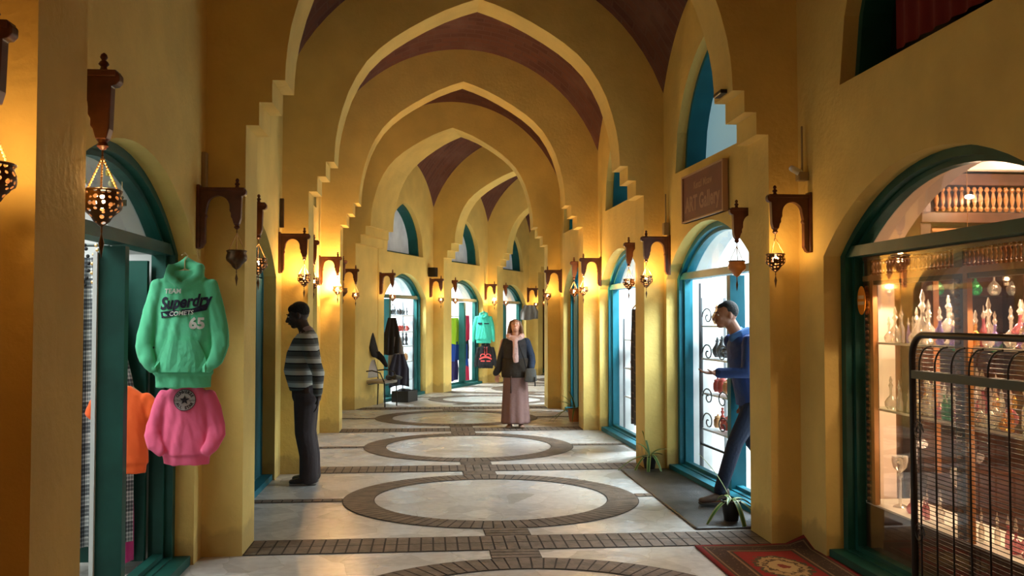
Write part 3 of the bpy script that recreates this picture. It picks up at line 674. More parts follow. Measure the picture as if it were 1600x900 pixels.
# ------------------------------------------------------------------ clothes on hangers
def cloth(name, col, **k): return mat(name, col, 0.88, bump=.45, bscale=9, sheen=.15, **k)
HANG = mat('pale_wood_hanger', (0.50, 0.36, 0.18), .5)
NAVY = mat('navy_print', (0.006, 0.008, 0.030), .8); WHITEP = mat('white_print', (0.66, 0.70, 0.66), .8)
def hanger(r, w=.17, z=0.0, y=0):
    mb = MB(); mb.limb([(-w, y, z - .065), (-w * .5, y, z - .025), (0, y, z - .008), (w * .5, y, z - .025), (w, y, z - .065)], [.008, .010, .011, .010, .008], n=8)
    mb.limb([(0, y, z - .01), (0, y, z + .05), (.018, y, z + .075), (0, y, z + .095), (-.018, y, z + .08)], [.0035] * 5, n=6); return mb.build('hanger', HANG, r, smooth=True)
def garment(name, label, cat, loc, rz, m, W_, Hh, kind='hoodie', group=None, sleeves='long', scale=1.0, prints=(), hem=True, voxel=.008):
    """upper garment hanging, front towards local -y, collar at z=0"""
    r = thing(name, label, cat, loc, rz, group); k = W_; mb = MB()
    q = Hh / .70
    tz = [(-.012, .30, .030), (-.035, .52, .038), (-.065, .80, .042), (-.11, .96, .046), (-.22 * q, .97, .050), (-.38 * q, .93, .056), (-Hh * .72, .97, .058), (-Hh * .88, .99, .060), (-Hh * .90, .92, .052), (-Hh, .90, .050)]
    mb.loft([(0, 0, z) for z, a, b in tz], [(k * a, b) for z, a, b in tz], n=40)
    if sleeves == 'pocket':
        for s in (-1, 1):
            mb.limb([(s * k * .80, 0, -.095), (s * k * 1.03, -.005, -.24 * q), (s * k * 1.20, -.015, -.38 * q), (s * k * 1.24, -.03, -.45 * q), (s * k * 1.10, -.05, -.53 * q), (s * k * .84, -.058, -.59 * q)], [(.052, .034), (.050, .030), (.050, .030), (.050, .030), (.044, .026), (.030, .020)], n=16)
    elif sleeves == 'long':
        for s in (-1, 1):
            mb.limb([(s * k * .82, 0, -.09), (s * k * 1.05, 0, -.27), (s * k * 1.20, 0, -.46), (s * k * 1.24, 0, -Hh * .93)], [(.052, .034), (.048, .03), (.042, .028), (.032, .022)], n=16)
    else:
        for s in (-1, 1): mb.limb([(s * k * .80, 0, -.085), (s * k * 1.02, 0, -.13), (s * k * 1.18, 0, -.19)], [(.045, .03), (.052, .03), (.055, .026)], n=16)
    if kind == 'hoodie':
        mb.limb([(-.085, -.02, -.055), (-.075, .02, .0), (0, .045, .035), (.075, .02, .0), (.085, -.02, -.055)], [.032, .04, .045, .04, .032], n=14)
        mb.limb([(-.08, -.03, -.05), (-.03, -.055, -.085), (0, -.058, -.10)], [.024, .022, .018], n=12); mb.limb([(.08, -.03, -.05), (.03, -.055, -.085), (0, -.058, -.10)], [.024, .022, .018], n=12)
    body = blob('cloth_body', mb, m, r, voxel, 3)
    nrm = [v.normal.copy() for v in body.data.vertices]; cos = []
    for v, vn in zip(body.data.vertices, nrm):
        f = noise.noise(Vector((v.co.x * 13 + loc[0] * 9, v.co.y * 3, v.co.z * 4.5 + abs(v.co.x) * 14))); g = noise.noise(Vector((v.co.x * 30, 3, v.co.z * 16 + v.co.x * 20)))
        cos += list(v.co + vn * (.009 * f * min(1, max(0, -v.co.z * 6)) + .0035 * g))
    body.data.vertices.foreach_set('co', cos); body.data.update()
    hanger(r, k * .7, .0 if kind != 'hoodie' else .0)
    if hem and kind == 'hoodie':
        for s in (-1, 1):                                     # slanted seams of the front pocket
            pts = [(s * k * .30, -Hh * .60), (s * k * .62, -Hh * .60), (s * k * .80, -Hh * .74), (s * k * .80, -Hh * .87), (s * k * .30, -Hh * .87)]
        pk = [(-k * .52, -Hh * .60), (k * .52, -Hh * .60), (k * .80, -Hh * .76), (k * .80, -Hh * .865), (-k * .80, -Hh * .865), (-k * .80, -Hh * .76)]
        vs = []; fs = []; nx, ny = 14, 6
        for j in range(ny + 1):
            f = j / ny; z = -Hh * (.60 + .265 * f); hw = k * (.52 + .28 * min(1, f * 1.6))
            for i in range(nx + 1): vs.append(Vector((-hw + 2 * hw * i / nx, z, 0)))
        for j in range(ny):
            for i in range(nx): a = j * (nx + 1) + i; fs.append((a, a + 1, a + nx + 2, a + nx + 1))
        o = decal('front_pocket', vs, fs, body, m, r, lambda v: Vector((v.x, 0, v.y)), (0, 1, 0), .008); md = o.modifiers.new('s', 'SOLIDIFY'); md.thickness = .008; md.offset = 0
    for nm, vs, fs, pm, off in prints: decal(nm, vs, fs, body, pm, r, lambda v: Vector((v.x, 0, v.y)), (0, 1, 0), off, 3)
    return r
def tx(body, size, x, z, of=0, shear=0, rot=0, sx=1):
    vs, fs = text_mesh(body, size, of, shear, sx=sx); c, s = math.cos(rot), math.sin(rot)
    return [Vector((v.x * c - v.y * s + x, v.x * s + v.y * c + z, 0)) for v in vs], fs
GREEN = cloth('mint_green_fleece', (0.10, 0.56, 0.30)); PINK = cloth('hot_pink_fleece', (0.86, 0.13, 0.27))
swoosh = [(-.125, -.255), (.06, -.235), (.13, -.208), (.150, -.175), (.152, -.205), (.135, -.245), (.02, -.27), (-.118, -.292)]
sw = ([Vector((a, b, 0)) for a, b in swoosh], [tuple(range(len(swoosh)))])
trf = tessellate_polygon([sw[0]]); sw = (sw[0], [tuple(t) for t in trf])
pr = [('lettering', *tx('TEAM', .038, -.055, -.135, .001, .1), WHITEP, .004), ('lettering', *tx('Superdry', .098, .012, -.198, .0035, .35, .10, .80), NAVY, .004),
      ('print', *sw, NAVY, .0045), ('lettering', *tx('COMETS', .036, -.005, -.264, .0005, .2, .07, 1.0), WHITEP, .008), ('lettering', *tx('65', .088, .085, -.325, .004), WHITEP, .004)]
garment('hoodie', 'mint green hoodie printed TEAM Superdry COMETS 65 on a hanger', 'hoodie', (-1.435, 5.62, 1.895), 0.0, GREEN, .178, .70, sleeves='pocket', prints=pr, voxel=.006)
# round badge of the pink sweatshirt: ring, star and words
disc = [Vector((.062 * math.cos(a), -.115 + .062 * math.sin(a), 0)) for a in [2 * PI * k / 28 for k in range(28)]]
star = [Vector(((.030 if k % 2 == 0 else .012) * math.cos(PI / 2 + k * PI / 5), -.115 + (.030 if k % 2 == 0 else .012) * math.sin(PI / 2 + k * PI / 5), 0)) for k in range(10)]
st_f = [tuple(t) for t in tessellate_polygon([star])]
def ringtext(word, r0, a0, da, flip=False):
    V_, F_ = [], []
    for i, ch in enumerate(word):
        if ch == ' ': continue
        a = a0 + da * i; vs, fs = text_mesh(ch, .023, .001); o = len(V_); q = a - PI / 2 if not flip else a + PI / 2
        V_ += [Vector((v.x * math.cos(q) - v.y * math.sin(q) + r0 * math.cos(a), v.x * math.sin(q) + v.y * math.cos(q) + r0 * math.sin(a) - .115, 0)) for v in vs]; F_ += [tuple(k + o for k in f) for f in fs]
    return V_, F_
GREYP = mat('silver_grey_print', (0.50, 0.45, 0.47), .7); DKP = mat('black_print', (0.02, 0.015, 0.025), .8)
ringo = []; 
for k in range(40): a = 2 * PI * k / 40; ringo += [Vector((.060 * math.cos(a), -.115 + .060 * math.sin(a), 0)), Vector((.0635 * math.cos(a), -.115 + .0635 * math.sin(a), 0))]
rf = [(2 * k, 2 * k + 1, (2 * k + 3) % 80, (2 * k + 2) % 80) for k in range(40)]
pr = [('badge', disc, [tuple(range(28))], GREYP, .004), ('badge_ring', ringo, rf, DKP, .006), ('star', star, st_f, DKP, .006), ('lettering', *ringtext('CONVERSE', .047, PI * .83, -.30), DKP, .006),
      ('lettering', *ringtext('ALL STAR', .047, PI * 1.17, .30, True), DKP, .006), ('lettering', *tx('Chuck', .018, -.036, -.117, 0, .3), DKP, .006), ('lettering', *tx('Taylor', .018, .037, -.117, 0, .3), DKP, .006)]
garment('sweatshirt', 'hot pink sweatshirt with round grey star badge, hanging below the green hoodie', 'sweatshirt', (-1.435, 5.70, 1.235), 0.0, PINK, .150, .50, kind='sweat', sleeves='pocket', prints=pr, voxel=.006)
garment('tee_shirt', 'bright orange short-sleeved shirt behind the teal post', 'shirt', (-1.85, 5.86, 1.20), 0.0, cloth('neon_orange_jersey', (1.0, 0.14, 0.02)), .155, .54, kind='tee', sleeves='short')

def drape(name, label, cat, loc, w, h, m, folds=5, amp=.025, taper=.75, rz=0, group=None, parent=None, seed=0):
    mb = MB()
    def fn(u, v):
        k = taper + (1 - taper) * min(1, v * 2.2)
        return Vector(((u - .5) * w * k, amp * (.4 + .6 * v) * math.sin(u * folds * 2 * PI + seed + v * 1.3), -v * h - .02 * math.sin(u * 5 + seed) * v))
    mb.sheet(fn, 60, 26); o = mb.build(name, m, parent, smooth='full'); md = o.modifiers.new('s', 'SOLIDIFY'); md.thickness = .005
    o.location = loc; o.rotation_euler.z = rz
    return tag(o, label, cat, group) if label else o
PLAID = plaid_mat()
YEL = cloth('yellow_cotton', (0.85, 0.66, 0.03)); REDC = cloth('red_cotton', (0.50, 0.02, 0.03)); BLUEC = cloth('royal_blue_cotton', (0.01, 0.07, 0.42)); LIME = cloth('lime_cotton', (0.42, 0.75, 0.03))
PURP = cloth('navy_purple_cotton', (0.03, 0.02, 0.13)); CRIM = cloth('crimson_cotton', (0.62, 0.02, 0.09)); GREYC = cloth('grey_cotton', (0.20, 0.19, 0.18)); MAG = cloth('magenta_cotton', (0.45, 0.02, 0.15))
drape('plaid_shawl', 'long black and white plaid shawl hanging behind the teal post', 'shawl', (-2.12, 5.98, 1.98), .58, 1.78, PLAID, 4, .03, .35)
drape('yellow_shawl', 'yellow cloth hanging at the top left of the clothes shop', 'cloth', (-2.17, 5.55, 1.86), .22, .62, YEL, 3, .02, .8)
drape('red_shirt', 'red cloth hanging low at the left of the clothes shop', 'cloth', (-2.10, 5.40, 1.13), .16, .42, REDC, 2, .02, .9)
drape('magenta_shawl', 'magenta cloth hanging low behind the orange shirt', 'cloth', (-1.90, 6.04, .62), .12, .55, MAG, 2, .02, .9)
# open door leaf of the clothes shop
F = L0['F']; mb = MB(); mb.box((-2.02, 6.12, 1.02), (.46, .045, 1.90)); d_ = mb.build('door_leaf', TEAL_DARK, F); 
mb = MB(); mb.box((-2.02, 6.094, 1.72), (.05, .02, .3)); mb.build('door_handle', GREY_METAL, d_)
mb = MB(); mb.box((-1.796, 5.20, 1.0), (.022, .03, 1.92)); mb.build('door_edge_strip', WHITE_METAL, F)
# curtain-like rack of necklaces at the top left of the shop
r = thing('necklace_rack', 'rack of black bead necklaces at the top left of the clothes shop', 'necklaces', (-2.05, 5.5, 2.02))
mb = MB(); mb.limb([(-.25, 0, 0), (.22, 0, 0)], [.008, .008], n=8); mb.build('rail', GREY_METAL, r)
rn = random.Random(4)
for k in range(7):
    mb = MB(); x = -.22 + k * .062; L_ = .18 + .12 * rn.random()
    for j in range(12): mb.ell((x + .022 * math.sin(j * PI / 11) * (1 if j % 2 else -1), -.005, -L_ * j / 11), (.011, .009, .011), None, 7, 5)
    mb.build('necklace', BLACK if k % 3 else CHAIN, r, smooth=True)
# small ornaments strung in the arch of the clothes shop
def ornament(label, loc, kind, m):
    r = thing('hanging_ornament', label, 'ornament', loc); mb = MB(); mb.loft([(0, 0, 0), (0, 0, .30)], .0015, n=5); mb.build('string', CHAIN, r); mb = MB()
    if kind == 'gem': mb.lathe([(.002, -.03), (.028, 0), (.002, .03)], n=6)
    elif kind == 'ball': mb.ell((0, 0, 0), (.022, .022, .022))
    elif kind == 'cube': mb.box((0, 0, 0), (.04, .04, .035), Matrix.Rotation(.6, 4, 'Z')); mb.ell((0, 0, .03), (.01, .01, .01))
    elif kind == 'bow':
        for s in (-1, 1): mb.lathe([(.003, 0), (.02, .02 * s), (.016, .045 * s), (.002, .05 * s)], n=8)
    elif kind == 'palm':
        for a in (-.9, -.55, -.25, 0, .25, .55, .9):
            mb.limb([(0, 0, -.02), (.05 * math.sin(a), 0, .09), (.075 * math.sin(a * 1.3), 0, .15 - .09 * abs(a))], [(.012, .008), (.022, .008), (.006, .005)], n=8)
        for a in (-.6, 0, .6): mb.limb([(0, 0, -.02), (.06 * math.sin(a), 0, -.12)], [(.009, .007), (.006, .006)], n=8)
    mb.build('charm', m, r, smooth=kind != 'gem'); return r
ornament('green leafy palm ornament hanging in the clothes shop arch', (-1.98, 5.45, 2.50), 'palm', mat('green_foil', (0.03, 0.50, 0.05), .3))
ornament('small red gem ornament in the clothes shop arch', (-1.87, 5.45, 2.50), 'gem', mat('red_foil', (0.42, 0.03, 0.03), .3))
ornament('yellow bow ornament in the clothes shop arch', (-1.82, 5.45, 2.46), 'bow', mat('gold_foil', (0.62, 0.48, 0.08), .3, metal=.5))
ornament('cream ball ornament in the clothes shop arch', (-1.80, 5.45, 2.37), 'ball', mat('cream_foil', (0.5, 0.45, 0.2), .3))
ornament('dark silver cube ornament in the clothes shop arch', (-1.745, 5.45, 2.26), 'cube', GREY_METAL)

# ------------------------------------------------------------------ perfume shop on the right
PR = R0['P']; RD = (PR(1, 0, 0) - PR(0, 0, 0)); RA = math.atan2(RD.y, RD.x)
BF = Matrix.Translation(PR(0, 0, 0)) @ Matrix(((RD.x, RD.y, 0, 0), (RD.y, -RD.x, 0, 0), (0, 0, 1, 0), (0, 0, 0, 1)))   # local (s, t, z)
def spindles(mb, s0, s1, t, z0, z1, n, M=BF):
    for k in range(n):
        s = s0 + (s1 - s0) * (k + .5) / n; h = z1 - z0
        mb2 = MB(); r = (s1 - s0) / n * .40
        mb2.lathe([(r * .5, 0), (r, h * .12), (r * .4, h * .22), (r * .95, h * .5), (r * .4, h * .78), (r, h * .88), (r * .5, h)], (s, t, z0), 8, cap=False)
        mb.add([M @ v for v in mb2.v], mb2.f)
cab = thing('window_display_cabinet', 'wooden window cabinet with glass shelves inside the perfume shop', 'cabinet')
mb = MB(); mb.box((1.27, .42, .19), (2.5, .36, .38), BF); mb.build('base_panel', WOOD_DARK, cab)
mb = MB(); mb.box((1.27, .42, .385), (2.5, .36, .012), BF); mb.build('display_bed', mat('white_cloth_bed', (.8, .74, .66), .8), cab)
mb = MB()
for s_, w_ in ((2.345, .04), (1.30, .04), (.48, .04)): mb.box((s_, .245, 1.14), (w_, .03, 1.5), BF)
mb.box((1.27, .245, 1.865), (2.4, .04, .035), BF); mb.build('frame', WOOD_ORANGE, cab)
mb = MB()
for s_ in (2.405, 1.37, .55): mb.box((s_, .26, 1.2), (.085, .05, 1.62), BF)
mb.box((1.3, .25, 2.00), (2.48, .05, .03), BF); mb.box((1.3, .26, 1.835), (2.45, .05, .03), BF); mb.build('post', WOOD_DARK, cab)
mb = MB()
for s_ in (2.405, 1.37, .55):
    for k in range(34): mb.ell((s_, .23, .42 + k * .042), (.020, .014, .014), BF, 7, 5)
mb.build('beading', mat('polished_walnut', (0.30, 0.13, 0.06), .2), cab, smooth=True)
mb = MB(); spindles(mb, .1, 2.45, .25, 1.885, 1.985, 60); mb.build('spindle_screen', mat('gilded_spindles', (0.42, 0.20, 0.08), .25), cab, smooth=True)
GSH = glass_mat('shelf_glass', (.85, .95, .9), .25)
mb = MB(); mb.sheet(lambda u, v: BF @ Vector((.3 + 1.5 * u, .135 + .012 * math.sin(u * 60), 3.22 + .75 * v)), 80, 2); mb.build('curtain', mat('dark_red_curtain', (.16, .008, .006), .9), R0['F2'], smooth='full')
for z_ in (1.44, 1.01): mb = MB(); mb.box((1.27, .40, z_), (2.4, .27, .012), BF); mb.build('glass_shelf', GSH, cab); mb = MB(); mb.box((1.27, .262, z_), (2.4, .006, .014), BF); mb.build('shelf_edge', mat('lit_glass_edge', (.9, .8, .6), .2), cab)
for s_ in (2.2, 1.6, .9):
    mb = MB(); mb.ell((s_, .4, 1.85), (.022, .022, .012), BF); mb.build('spotlight', HALOGEN, cab); light('SPOT', 'cabinet_spot', BF @ Vector((s_, .4, 1.83)), 26, WARM, .02).data.spot_size = 2.4
    light('POINT', 'shelf_light', BF @ Vector((s_, .48, .80)), 3.2, WARM, .03)
# wall cabinet facing the camera at the far side of the shop
far = thing('wall_display_cabinet', 'dark wooden wall cabinet with spindle frieze and red curtain above it', 'cabinet')
YF = 6.34
def fb(mb, x0, x1, y0, y1, z0, z1): return mb.box(((x0 + x1) / 2, (y0 + y1) / 2, (z0 + z1) / 2), (x1 - x0, y1 - y0, z1 - z0))
mb = MB(); fb(mb, 3.36, 5.3, YF - .02, YF + .02, 0, 2.62); fb(mb, 3.36, 3.44, YF - .26, YF, 0, 2.62); fb(mb, 4.10, 4.18, YF - .26, YF, 0, 2.30); fb(mb, 3.36, 5.3, YF - .28, YF, 2.52, 2.60); fb(mb, 3.36, 5.3, YF - .28, YF, 2.26, 2.33); fb(mb, 3.36, 5.3, YF - .30, YF, 0, .55)
mb.build('cabinet_frame', WOOD_DARK, far, bevel=.004)
mb = MB(); fb(mb, 3.44, 5.3, YF - .27, YF - .24, 2.17, 2.22); fb(mb, 3.44, 3.48, YF - .27, YF - .24, .55, 2.2); fb(mb, 4.18, 4.22, YF - .27, YF - .24, .55, 2.2); mb.build('lit_trim', WOOD_ORANGE, far)
mb = MB(); spindles(mb, 3.46, 5.3, YF - .25, 2.34, 2.51, 40, Matrix.Identity(4)); mb.build('spindle_screen', mat('gilded_spindles_far', (0.42, 0.20, 0.08), .25), far, smooth=True)
for z_ in (.95, 1.35, 1.75): mb = MB(); fb(mb, 3.44, 5.25, YF - .24, YF - .02, z_, z_ + .012); mb.build('glass_shelf', GSH, far)
mb = MB(); fb(mb, 3.20, 5.3, YF - .34, YF - .02, 2.62, 2.70); mb.build('lit_shelf_board', mat('white_lacquer', (.85, .75, .65), .5), far)
def cur(u, v): return Vector((3.28 + 2.05 * u, YF - .2 + .03 * math.sin(u * 90), 2.95 - .24 * v - .02 * abs(math.sin(u * 45)) * v))
mb = MB(); mb.sheet(cur, 160, 6); mb.build('red_curtain', mat('red_satin', (0.55, 0.01, 0.015), .4), far, smooth='full')
for x_ in (3.62, 4.5):
    mb = MB(); mb.ell((x_, YF - .42, 2.42), (.03, .03, .014)); mb.build('spotlight', HALOGEN, far)
    light('POINT', 'cabinet_light', (x_, YF - .5, 2.40), 7, WARM, .03)
light('POINT', 'curtain_light', (4.0, YF - .45, 2.78), 6, (1, .72, .5), .03)
# pendant bulbs of the perfume shop
for k, (x_, y_, z_) in enumerate(((3.75, 5.3, 2.28), (4.3, 5.0, 2.36), (3.5, 5.75, 1.93))):
    r = thing('pendant_lamp', ('small bright pendant bulb hanging in the perfume shop, upper left', 'small bright pendant bulb hanging in the perfume shop, upper right', 'small bright pendant bulb in the perfume shop, lowest')[k], 'lamp', (x_, y_, z_))
    mb = MB(); mb.ell((0, 0, 0), (.028, .028, .022)); mb.build('bulb', HALOGEN, r, smooth=True)
    mb = MB(); mb.lathe([(.03, .012), (.014, .035), (.003, .04)], n=14, cap=False); mb.loft([(0, 0, .04), (0, 0, 2.95 - z_)], .002, n=5); mb.build('lamp_cap', CHAIN, r, smooth=True)
# perfume bottles
BCOL = {'clear': bottle_mat('clear_glass', (.95, .90, .82), .36), 'rose': bottle_mat('rose_glass', (.75, .25, .32), .4), 'green': bottle_mat('green_glass', (.10, .55, .22), .45), 'violet': bottle_mat('violet_glass', (.42, .30, .72), .4), 'amber': bottle_mat('amber_glass', (.95, .55, .12), .4), 'red': bottle_mat('red_glass', (.60, .03, .04), .5)}
BSH = {'onion': ([(.022, 0), (.036, .02), (.038, .045), (.022, .07), (.008, .085), (.007, .12), (.012, .125)], [(.006, .125), (.014, .145), (.006, .165), (.010, .178), (.002, .205)]),
       'slim': ([(.016, 0), (.018, .01), (.016, .08), (.008, .10), (.006, .13), (.010, .135)], [(.005, .135), (.012, .15), (.004, .17), (.002, .20)]),
       'flask': ([(.024, 0), (.030, .012), (.020, .03), (.034, .06), (.034, .085), (.012, .115), (.008, .14), (.013, .146)], [(.006, .146), (.020, .17), (.008, .19), (.013, .21), (.002, .25)]),
       'grand': ([(.030, 0), (.045, .01), (.018, .035), (.030, .05), (.070, .10), (.074, .14), (.040, .19), (.016, .215), (.014, .27), (.024, .28)], [(.010, .28), (.030, .31), (.010, .34), (.018, .36), (.003, .41)]),
       'goblet': ([(.045, 0), (.040, .006), (.010, .02), (.008, .17), (.018, .19), (.010, .21), (.040, .24), (.048, .28), (.046, .31)], [(.012, .26), (.026, .28), (.003, .30)])}
PROTO = {}
def bottle(shape, col, loc, label, group, sc=1.0):
    k = (shape, col)
    if k not in PROTO:
        r = thing('perfume_bottle', label, 'bottle'); b, s = BSH[shape]
        mb = MB(); mb.lathe(b, n=14); mb.build('flask', BCOL[col], r, smooth=True); mb = MB(); mb.lathe(s, n=10); mb.build('stopper', BCOL['clear'], r, smooth=True); PROTO[k] = r
    else: r = copy_tree(PROTO[k])
    r.location = loc; r.scale = (sc,) * 3; r.rotation_euler.z = random.random(); r['label'] = label; r['group'] = group; return r
ORD = 'first second third fourth fifth sixth seventh eighth ninth tenth eleventh twelfth thirteenth fourteenth fifteenth sixteenth seventeenth eighteenth nineteenth twentieth twenty-first twenty-second twenty-third twenty-fourth'.split()
rb = random.Random(11); shn = {'onion': 'round', 'slim': 'slim', 'flask': 'ornate', 'grand': 'large', 'goblet': 'tall stemmed'}; con = {'clear': 'clear glass', 'rose': 'rose pink', 'green': 'green', 'violet': 'violet', 'amber': 'amber', 'red': 'red'}
def row(z, s0, s1, n, tt, where, grp, pool, scl=(.7, 1.0)):
    for k in range(n):
        s = s0 + (s1 - s0) * (k + .5) / n + rb.uniform(-.010, .010)
        if z > 1.4 and (abs(s - 1.76) < .075 or abs(s - 1.10) < .07): continue
        if z < .5 and (abs(s - 2.25) < .07 or abs(s - 1.62) < .07): continue
        sh = rb.choice(['onion', 'slim', 'flask', 'slim', 'onion']); c = rb.choice(pool)
        bottle(sh, c, BF @ Vector((s, tt + rb.uniform(-.02, .02), z)), '%s %s perfume bottle, %s from left %s' % (shn[sh], con[c], ORD[n - 1 - k], where), grp, rb.uniform(*scl))
C1 = ['clear', 'clear', 'clear', 'clear', 'clear', 'rose', 'violet', 'amber']
row(1.447, .75, 2.30, 24, .33, 'at the front of the upper glass shelf', 'perfume bottles on the upper glass shelf', C1, (.75, 1.2))
row(1.447, .75, 2.30, 16, .47, 'at the back of the upper glass shelf', 'perfume bottles on the upper glass shelf', C1, (.9, 1.4))
row(1.017, .75, 2.30, 24, .33, 'at the front of the middle glass shelf', 'perfume bottles on the middle glass shelf', ['clear', 'green', 'rose', 'clear', 'amber', 'clear', 'clear'], (.7, 1.1))
row(1.017, .75, 2.30, 13, .47, 'at the back of the middle glass shelf', 'perfume bottles on the middle glass shelf', ['clear', 'clear', 'rose', 'amber'], (.9, 1.3))
row(.392, .75, 2.1, 15, .34, 'on the white cloth at the window foot', 'perfume bottles at the window foot', ['clear', 'rose', 'clear', 'clear', 'rose'], (.7, 1.1))
bottle('grand', 'clear', BF @ Vector((1.76, .41, 1.447)), 'largest round perfume decanter with tall neck on the upper glass shelf', 'large decanters', .72)
bottle('grand', 'rose', BF @ Vector((1.10, .41, 1.447)), 'large rose perfume decanter near the window middle, upper shelf', 'large decanters', .62)
bottle('goblet', 'clear', BF @ Vector((2.25, .36, .392)), 'tall clear stemmed glass at the left foot of the window', 'tall stemmed glasses', 1.05)
bottle('goblet', 'clear', BF @ Vector((1.62, .38, .392)), 'tall clear stemmed glass seen through the wire gate', 'tall stemmed glasses', 1.1)
for z_ in (.965, 1.365, 1.765):
    for k in range(10): sh = rb.choice(['onion', 'slim', 'flask']); c = rb.choice(['clear', 'clear', 'amber', 'green']); bottle(sh, c, (3.55 + k * .14, YF - .13, z_), '%s %s bottle, %s from left on the %s shelf of the wall cabinet' % (shn[sh], con[c], ORD[k], {.965: 'lowest', 1.365: 'middle', 1.765: 'top'}[z_]), 'bottles in the wall cabinet', 1.2)
# oval orange sticker on the window
r = thing('window_sticker', 'oval orange sticker on the left of the perfume shop window', 'sticker', PR(2.385, .185, 1.72))
mb = MB(); mb.plate([(.055 * math.cos(a), .095 * math.sin(a)) for a in [2 * PI * k / 28 for k in range(28)]], [], lambda x, z: RD * x + Vector((-.003, 0, z)), lambda x, z: RD * x + Vector((-.001, 0, z))); mb.build('sticker_face', mat('orange_vinyl', (0.80, 0.28, 0.02), .4), r)
mb = MB()
for z_, w_ in ((.022, .075), (-.018, .085)): mb.plate([(-w_ / 2, z_ - .011), (w_ / 2, z_ - .011), (w_ / 2, z_ + .011), (-w_ / 2, z_ + .011)], [], lambda x, z: RD * x + Vector((-.006, 0, z)), lambda x, z: RD * x + Vector((-.004, 0, z)))
mb.build('sticker_print', mat('cream_print', (.8, .55, .3), .5), r)
# wire gate standing in front of the window
gate = thing('wire_gate', 'black iron wire gate with rounded corner standing before the perfume shop window', 'gate')
GM = Matrix.Translation(PR(1.49, .03, 0)) @ Matrix(((-RD.x, RD.y, 0, 0), (-RD.y, -RD.x, 0, 0), (0, 0, 1, 0), (0, 0, 0, 1)))   # local x towards the camera
hh = 1.49; ww = 1.30; rr = .12
crv = [(0, .0)] + [(rr - rr * math.cos(a), hh - rr + rr * math.sin(a)) for a in [PI / 2 * k / 8 for k in range(9)]] + [(ww - rr + rr * math.sin(a), hh - rr + rr * math.cos(a)) for a in [PI / 2 * k / 8 for k in range(9)]] + [(ww, 0)]
mb = MB(); mb.loft([GM @ Vector((a, 0, b + .02)) for a, b in crv], .019, n=10); mb.build('gate_frame', BLACK_METAL, gate, smooth=True)
mb = MB(); mb.box((ww / 2, .0, 1.29), (ww, .03, .045), GM); mb.build('cross_bar', GREY_METAL, gate)
for k in range(8):
    x = .07 + k * .155; mb = MB(); c = [(x, .04), (x, 1.30)] + [(x + .12 - .12 * math.cos(a), 1.34 + .11 * math.sin(a)) for a in [PI / 2 * j / 6 for j in range(7)]]
    mb.loft([GM @ Vector((min(a, ww - .02), .0, b)) for a, b in c], .0055, n=6); mb.build('upright_rod', BLACK_METAL, gate, smooth=True)
mb = MB()
for k in range(62): z = .06 + k * .0228; mb.loft([GM @ Vector((.01, .008, z)), GM @ Vector((ww - .01, .008, z))], .0026, n=5)
mb.build('wire_mesh', BLACK_METAL, gate)
for z_ in (.98, .42):
    mb = MB(); pts = [GM @ Vector((.07 + .055 * (1 - k / 26) * math.cos(k * .5), -.012, z_ + .06 * (1 - k / 26) * math.sin(k * .5))) for k in range(24)]; mb.loft(pts, .004, n=6); mb.build('scroll', BLACK_METAL, gate, smooth=True)

# ------------------------------------------------------------------ goods in the other shops
WH = mat('white_lacquered_shelf', (0.72, 0.76, 0.78), .35); TINK = mat('dark_metalware', (0.03, 0.028, 0.03), .4); SILV = mat('silverware', (0.10, 0.105, 0.11), .3, metal=.3)
TERR = mat('red_ceramic', (0.45, 0.07, 0.05), .4); OCHR = mat('ochre_ceramic', (0.50, 0.26, 0.10), .5); BLU = mat('blue_ceramic', (0.06, 0.16, 0.40), .4)
def frame_of(o): P = o['P']; a = P(0, 0, 0); d = P(1, 0, 0) - a; n = P(0, 1, 0) - a; return Matrix.Translation(a) @ Matrix(((d.x, n.x, 0, 0), (d.y, n.y, 0, 0), (0, 0, 1, 0), (0, 0, 0, 1)))
def shelf_unit(o, s0, s1, t, dep, zs, label, back=False):
    M = frame_of(o); r = thing('display_shelf', label, 'shelf'); mb = MB()
    for s in (s0, s1):
        for tt in (t, t + dep): mb.box((s, tt, max(zs) / 2 + .15), (.025, .025, max(zs) + .3), M)
    mb.build('upright', SILV, r)
    for z in zs: mb = MB(); mb.box(((s0 + s1) / 2, t + dep / 2, z), (s1 - s0, dep, .018), M); mb.build('shelf_board', WH, r)
    return M
JAR = {}
def ware(kind, m, loc, label, group, sc=1):
    k = (kind, m.name)
    if k not in JAR:
        r = thing('shop_ornament', label, 'ornament')
        prof = {'vase': [(.035, 0), (.06, .05), (.065, .09), (.03, .15), (.02, .18), (.035, .20)], 'jar': [(.04, 0), (.055, .03), (.055, .10), (.04, .125), (.045, .13)], 'pot': [(.03, 0), (.075, .04), (.08, .07), (.05, .11), (.06, .12)], 'figure': [(.035, 0), (.03, .02), (.015, .05), (.03, .10), (.022, .14), (.01, .16), (.022, .19), (.002, .215)]}[kind]
        lid = {'vase': [(.012, .20), (.02, .21), (.004, .24)], 'jar': [(.05, .13), (.04, .145), (.01, .155), (.014, .17), (.002, .175)], 'pot': [(.052, .12), (.03, .14), (.012, .15), (.002, .16)], 'figure': [(.012, .21), (.018, .225), (.002, .24)]}[kind]
        mb = MB(); mb.lathe(prof, n=14); mb.build('vessel', m, r, smooth=True); mb = MB(); mb.lathe(lid, n=12); mb.build('lid', m, r, smooth=True); JAR[k] = r
    else: r = copy_tree(JAR[k])
    r.location = loc; r.scale = (sc,) * 3; r['label'] = label; r['group'] = group
ro = random.Random(5); KN = ['vase', 'jar', 'pot', 'figure']
